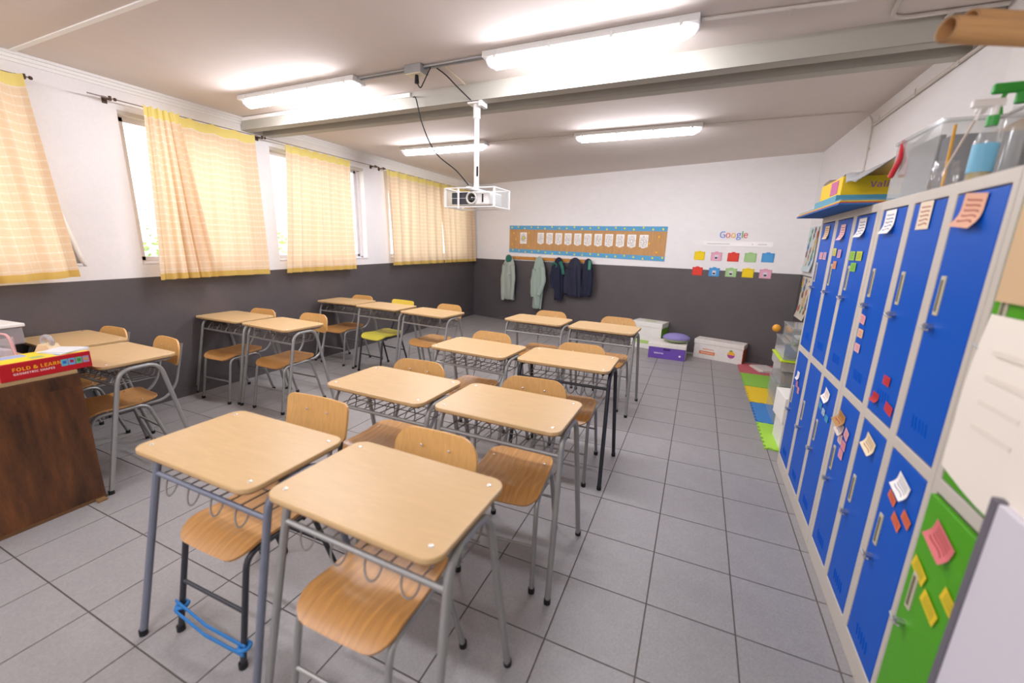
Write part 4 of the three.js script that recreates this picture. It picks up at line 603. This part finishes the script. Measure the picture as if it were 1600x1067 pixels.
// things on top of the lockers
const LT = 1.6755;
{
  const m = thing('foam_sheet', 'stack of thin foam sheets jutting over the locker top', 'foam sheets', [0.83, LT, -1.62]);
  [[0x2f6aa8, 0.008], [0xc85a4a, 0.006], [0xd8c84a, 0.006], [0x6a9ac0, 0.006]].forEach(([c, h], k) => part('sheet', rbox(0.5 - k * 0.006, h, 0.92 - k * 0.01, 0.002, 0, 0.004 + k * 0.0065, 0), flat(c, 0.85), m));
  const tb = solo('storage_box', 'teal blue flat box on the foam sheets above the lockers', 'box', rbox(0.42, 0.06, 0.46, 0.003, 0, 0.03, 0), flat(0x5aa0b4, 0.6), [0.87, LT + 0.029, -1.82]);
  const yb = thing('storage_box', 'yellow printed box on the teal box above the lockers', 'box', [0.88, LT + 0.0895, -1.82]); part('carton', rbox(0.4, 0.095, 0.43, 0.003, 0, 0.0475, 0), mat.yellow, yb);
  part('print', decal(0.26, 0.06, 0, 0.02, 0.05, 0.2165), M(0xffffff, 0.6, { map: wordTex('Valientes', '#b06a9a', '#f2c80f') }), yb); part('print', new THREE.PlaneGeometry(0.14, 0.07).rotateY(-Math.PI / 2).translate(-0.2015, 0.05, 0.08), flat(0xc86a9a), yb);
  solo('foil_bag', 'silver foil bag draped over the yellow box, rising to the tub', 'bag', (() => { const f = (o) => (u, v) => { const a = [0.685, 1.862, -2.04], b = [0.69, 1.80, -1.42], c = [1.0, 1.872, -2.0], d = [0.86, 1.975, -1.17], q = [0, 1, 2].map((i) => (a[i] * (1 - u) + b[i] * u) * (1 - v) + (c[i] * (1 - u) + d[i] * u) * v); const lift = q[2] < -1.58 && q[0] > 0.68 ? Math.max(0, 1.866 - q[1]) : 0; return V(q[0], q[1] + lift + 0.01 * Math.sin(u * 9 + v * 4) + o, q[2]); }; return join([sheet(f(0.006), 20, 10), sheet(f(0.002), 20, 10)]); })(), M(0xe2e6ea, 0.25, { metalness: 0.5, side: THREE.DoubleSide }));
  const t = thing('plastic_tub', 'large clear plastic tub of grey card and a red hook on the lockers', 'tub', [0.92, LT, -0.95]);
  const w = 0.36, h = 0.235, d = 0.36, q = 0.004; part('walls', join([box(w, q, d, 0, q / 2, 0), box(q, h, d, -w / 2, h / 2, 0), box(q, h, d, w / 2, h / 2, 0), box(w, h, q, 0, h / 2, d / 2), box(w, h, q, 0, h / 2, -d / 2)]), mat.clear, t); part('rim', join([box(0.014, 0.012, d + 0.02, -w / 2, h, 0), box(0.014, 0.012, d + 0.02, w / 2, h, 0), box(w, 0.012, 0.014, 0, h, d / 2), box(w, 0.012, 0.014, 0, h, -d / 2)]), mat.clear, t);
  part('contents', rbox(0.3, 0.19, 0.28, 0.006, 0.01, 0.1, 0.02), flat(0x7d7a86, 0.8), t); part('contents', rbox(0.02, 0.2, 0.24, 0.004, -0.14, 0.11, -0.03), flat(0x3f4348, 0.8), t);
  part('red_hook', sweep(fillet([V(-0.2, 0.1, -0.13), V(-0.19, 0.16, -0.1), V(-0.18, 0.21, -0.13), V(-0.17, 0.24, -0.16)], 0.03, 4), 0.01, 8), mat.red, t);
  solo('cardboard_tube', 'brown cardboard tube lying behind the tub on the lockers', 'tube', lathe([[0.034, -0.4], [0.038, -0.4], [0.038, 0.4], [0.034, 0.4], [0.034, -0.4]], 18).rotateX(Math.PI / 2), mat.kraft, [1.12, 1.955, -1.0], -0.06);
  solo('cardboard_box', 'brown carton supporting the cardboard tube behind the tub', 'box', rbox(0.06, 0.235, 0.5, 0.003, 0, 0.1175, 0), mat.kraft, [1.14, LT, -0.95]);
  const j = thing('glass_jar', 'clear glass jar holding an orange pencil and white-tipped stick', 'jar', [0.735, LT, -0.66]); part('glass', lathe([[0, 0.003], [0.036, 0.003], [0.037, 0.008], [0.037, 0.06], [0.03, 0.072], [0.03, 0.085], [0.0285, 0.085], [0.0285, 0.07], [0.0345, 0.058], [0.0345, 0.008], [0, 0.006]], 20), mat.glass, j);
  part('pencil', cyl(0.0045, 0.19, 0.004, 0.105, -0.006, 8).rotateX(-0.06), flat(0xd9a02c, 0.5), j); part('stick', sweep([V(0.0, 0.05, -0.015), V(0.01, 0.2, 0.09)], 0.003, 6), flat(0xd8c8b8), j); part('stick_tip', new THREE.SphereGeometry(0.014, 12, 8).translate(0.01, 0.21, 0.098), mat.white, j);
  const bt = thing('spray_bottle', 'clear spray bottle with blue label and green collar on the lockers', 'bottle', [0.755, LT, -0.51]); bt.scale.set(0.72, 0.9, 0.72); part('body', lathe([[0, 0], [0.036, 0.001], [0.038, 0.008], [0.038, 0.12], [0.03, 0.15], [0.016, 0.168], [0.014, 0.172]], 22), mat.clear, bt); part('label', lathe([[0.0385, 0.03], [0.0388, 0.031], [0.0388, 0.115], [0.0385, 0.116]], 22), flat(0x6fb2d0, 0.5), bt); part('collar', cyl(0.019, 0.03, 0, 0.185, 0, 16), flat(0x2f9a3a, 0.4), bt); part('liquid', cyl(0.034, 0.025, 0, 0.018, 0, 18), Ph({ color: 0xd8c04a, roughness: 0.1, transmission: 0.5, thickness: 0 }), bt);
  part('spray_head', join([cyl(0.012, 0.03, 0, 0.213, 0, 12), rbox(0.1, 0.024, 0.02, 0.006, -0.025, 0.238, 0), sweep([V(-0.04, 0.23, 0), V(-0.05, 0.19, 0)], 0.004, 6)]), mat.whitePl, bt);
  const b2 = thing('spray_bottle', 'spray bottle with all-green trigger head, beside the white drawers', 'bottle', [0.87, LT, -0.66]); b2.scale.set(0.85, 1, 0.85); part('body', lathe([[0, 0], [0.036, 0.001], [0.037, 0.008], [0.037, 0.14], [0.03, 0.17], [0.016, 0.19], [0.014, 0.2]], 20).scale(1, 1.2, 1), mat.clear, b2);
  part('spray_head', join([cyl(0.018, 0.03, 0, 0.215, 0, 12), rbox(0.11, 0.03, 0.024, 0.008, -0.03, 0.245, 0), sweep(fillet([V(-0.045, 0.235, 0), V(-0.055, 0.205, 0), V(-0.045, 0.17, 0)], 0.02, 4), 0.007, 8)]), flat(0x35a83c, 0.45), b2).position.y = 0.045;
  const o = thing('drawer_organizer', 'white plastic drawer organizer on the green lockers', 'drawers', [1.01, LT, -0.2]); part('case', rbox(0.32, 0.27, 0.56, 0.006, 0, 0.135, 0), mat.white, o); for (let k = 0; k < 3; k++) { const f = part('drawer', rbox(0.012, 0.078, 0.53, 0.004, -0.163, 0.05 + k * 0.086, 0), mat.whitePl, o); part('pull', rbox(0.014, 0.012, 0.08, 0.003, -0.174, 0.05 + k * 0.086, 0), mat.galv, f); }
  solo('white_board', 'white panel fixed high on the locker side wall', 'board', rbox(0.02, 0.3, 1.0, 0.004, 0, 0, 0), mat.white, [XR - 0.012, 2.22, -1.02]);
  [[0, 0, 'lower'], [0.035, 0.075, 'upper']].forEach(([dy, dz, nm]) => { const k = solo('kraft_tube', nm + ' kraft paper tube jutting out over the locker front', 'tube', lathe([[0.021, -0.4], [0.027, -0.4], [0.027, 0.4], [0.021, 0.4], [0.021, -0.4]], 22).rotateZ(Math.PI / 2), mat.kraft, [0.86 + dy * 2, 1.976 + dy * 1.3, -0.36 - dz * 1.3], 0.45); });
}
// everything made above casts and receives shadows
scene.traverse((o) => { if (o.isMesh) { o.castShadow = true; o.receiveShadow = true; } });
renderer.render(scene, camera);
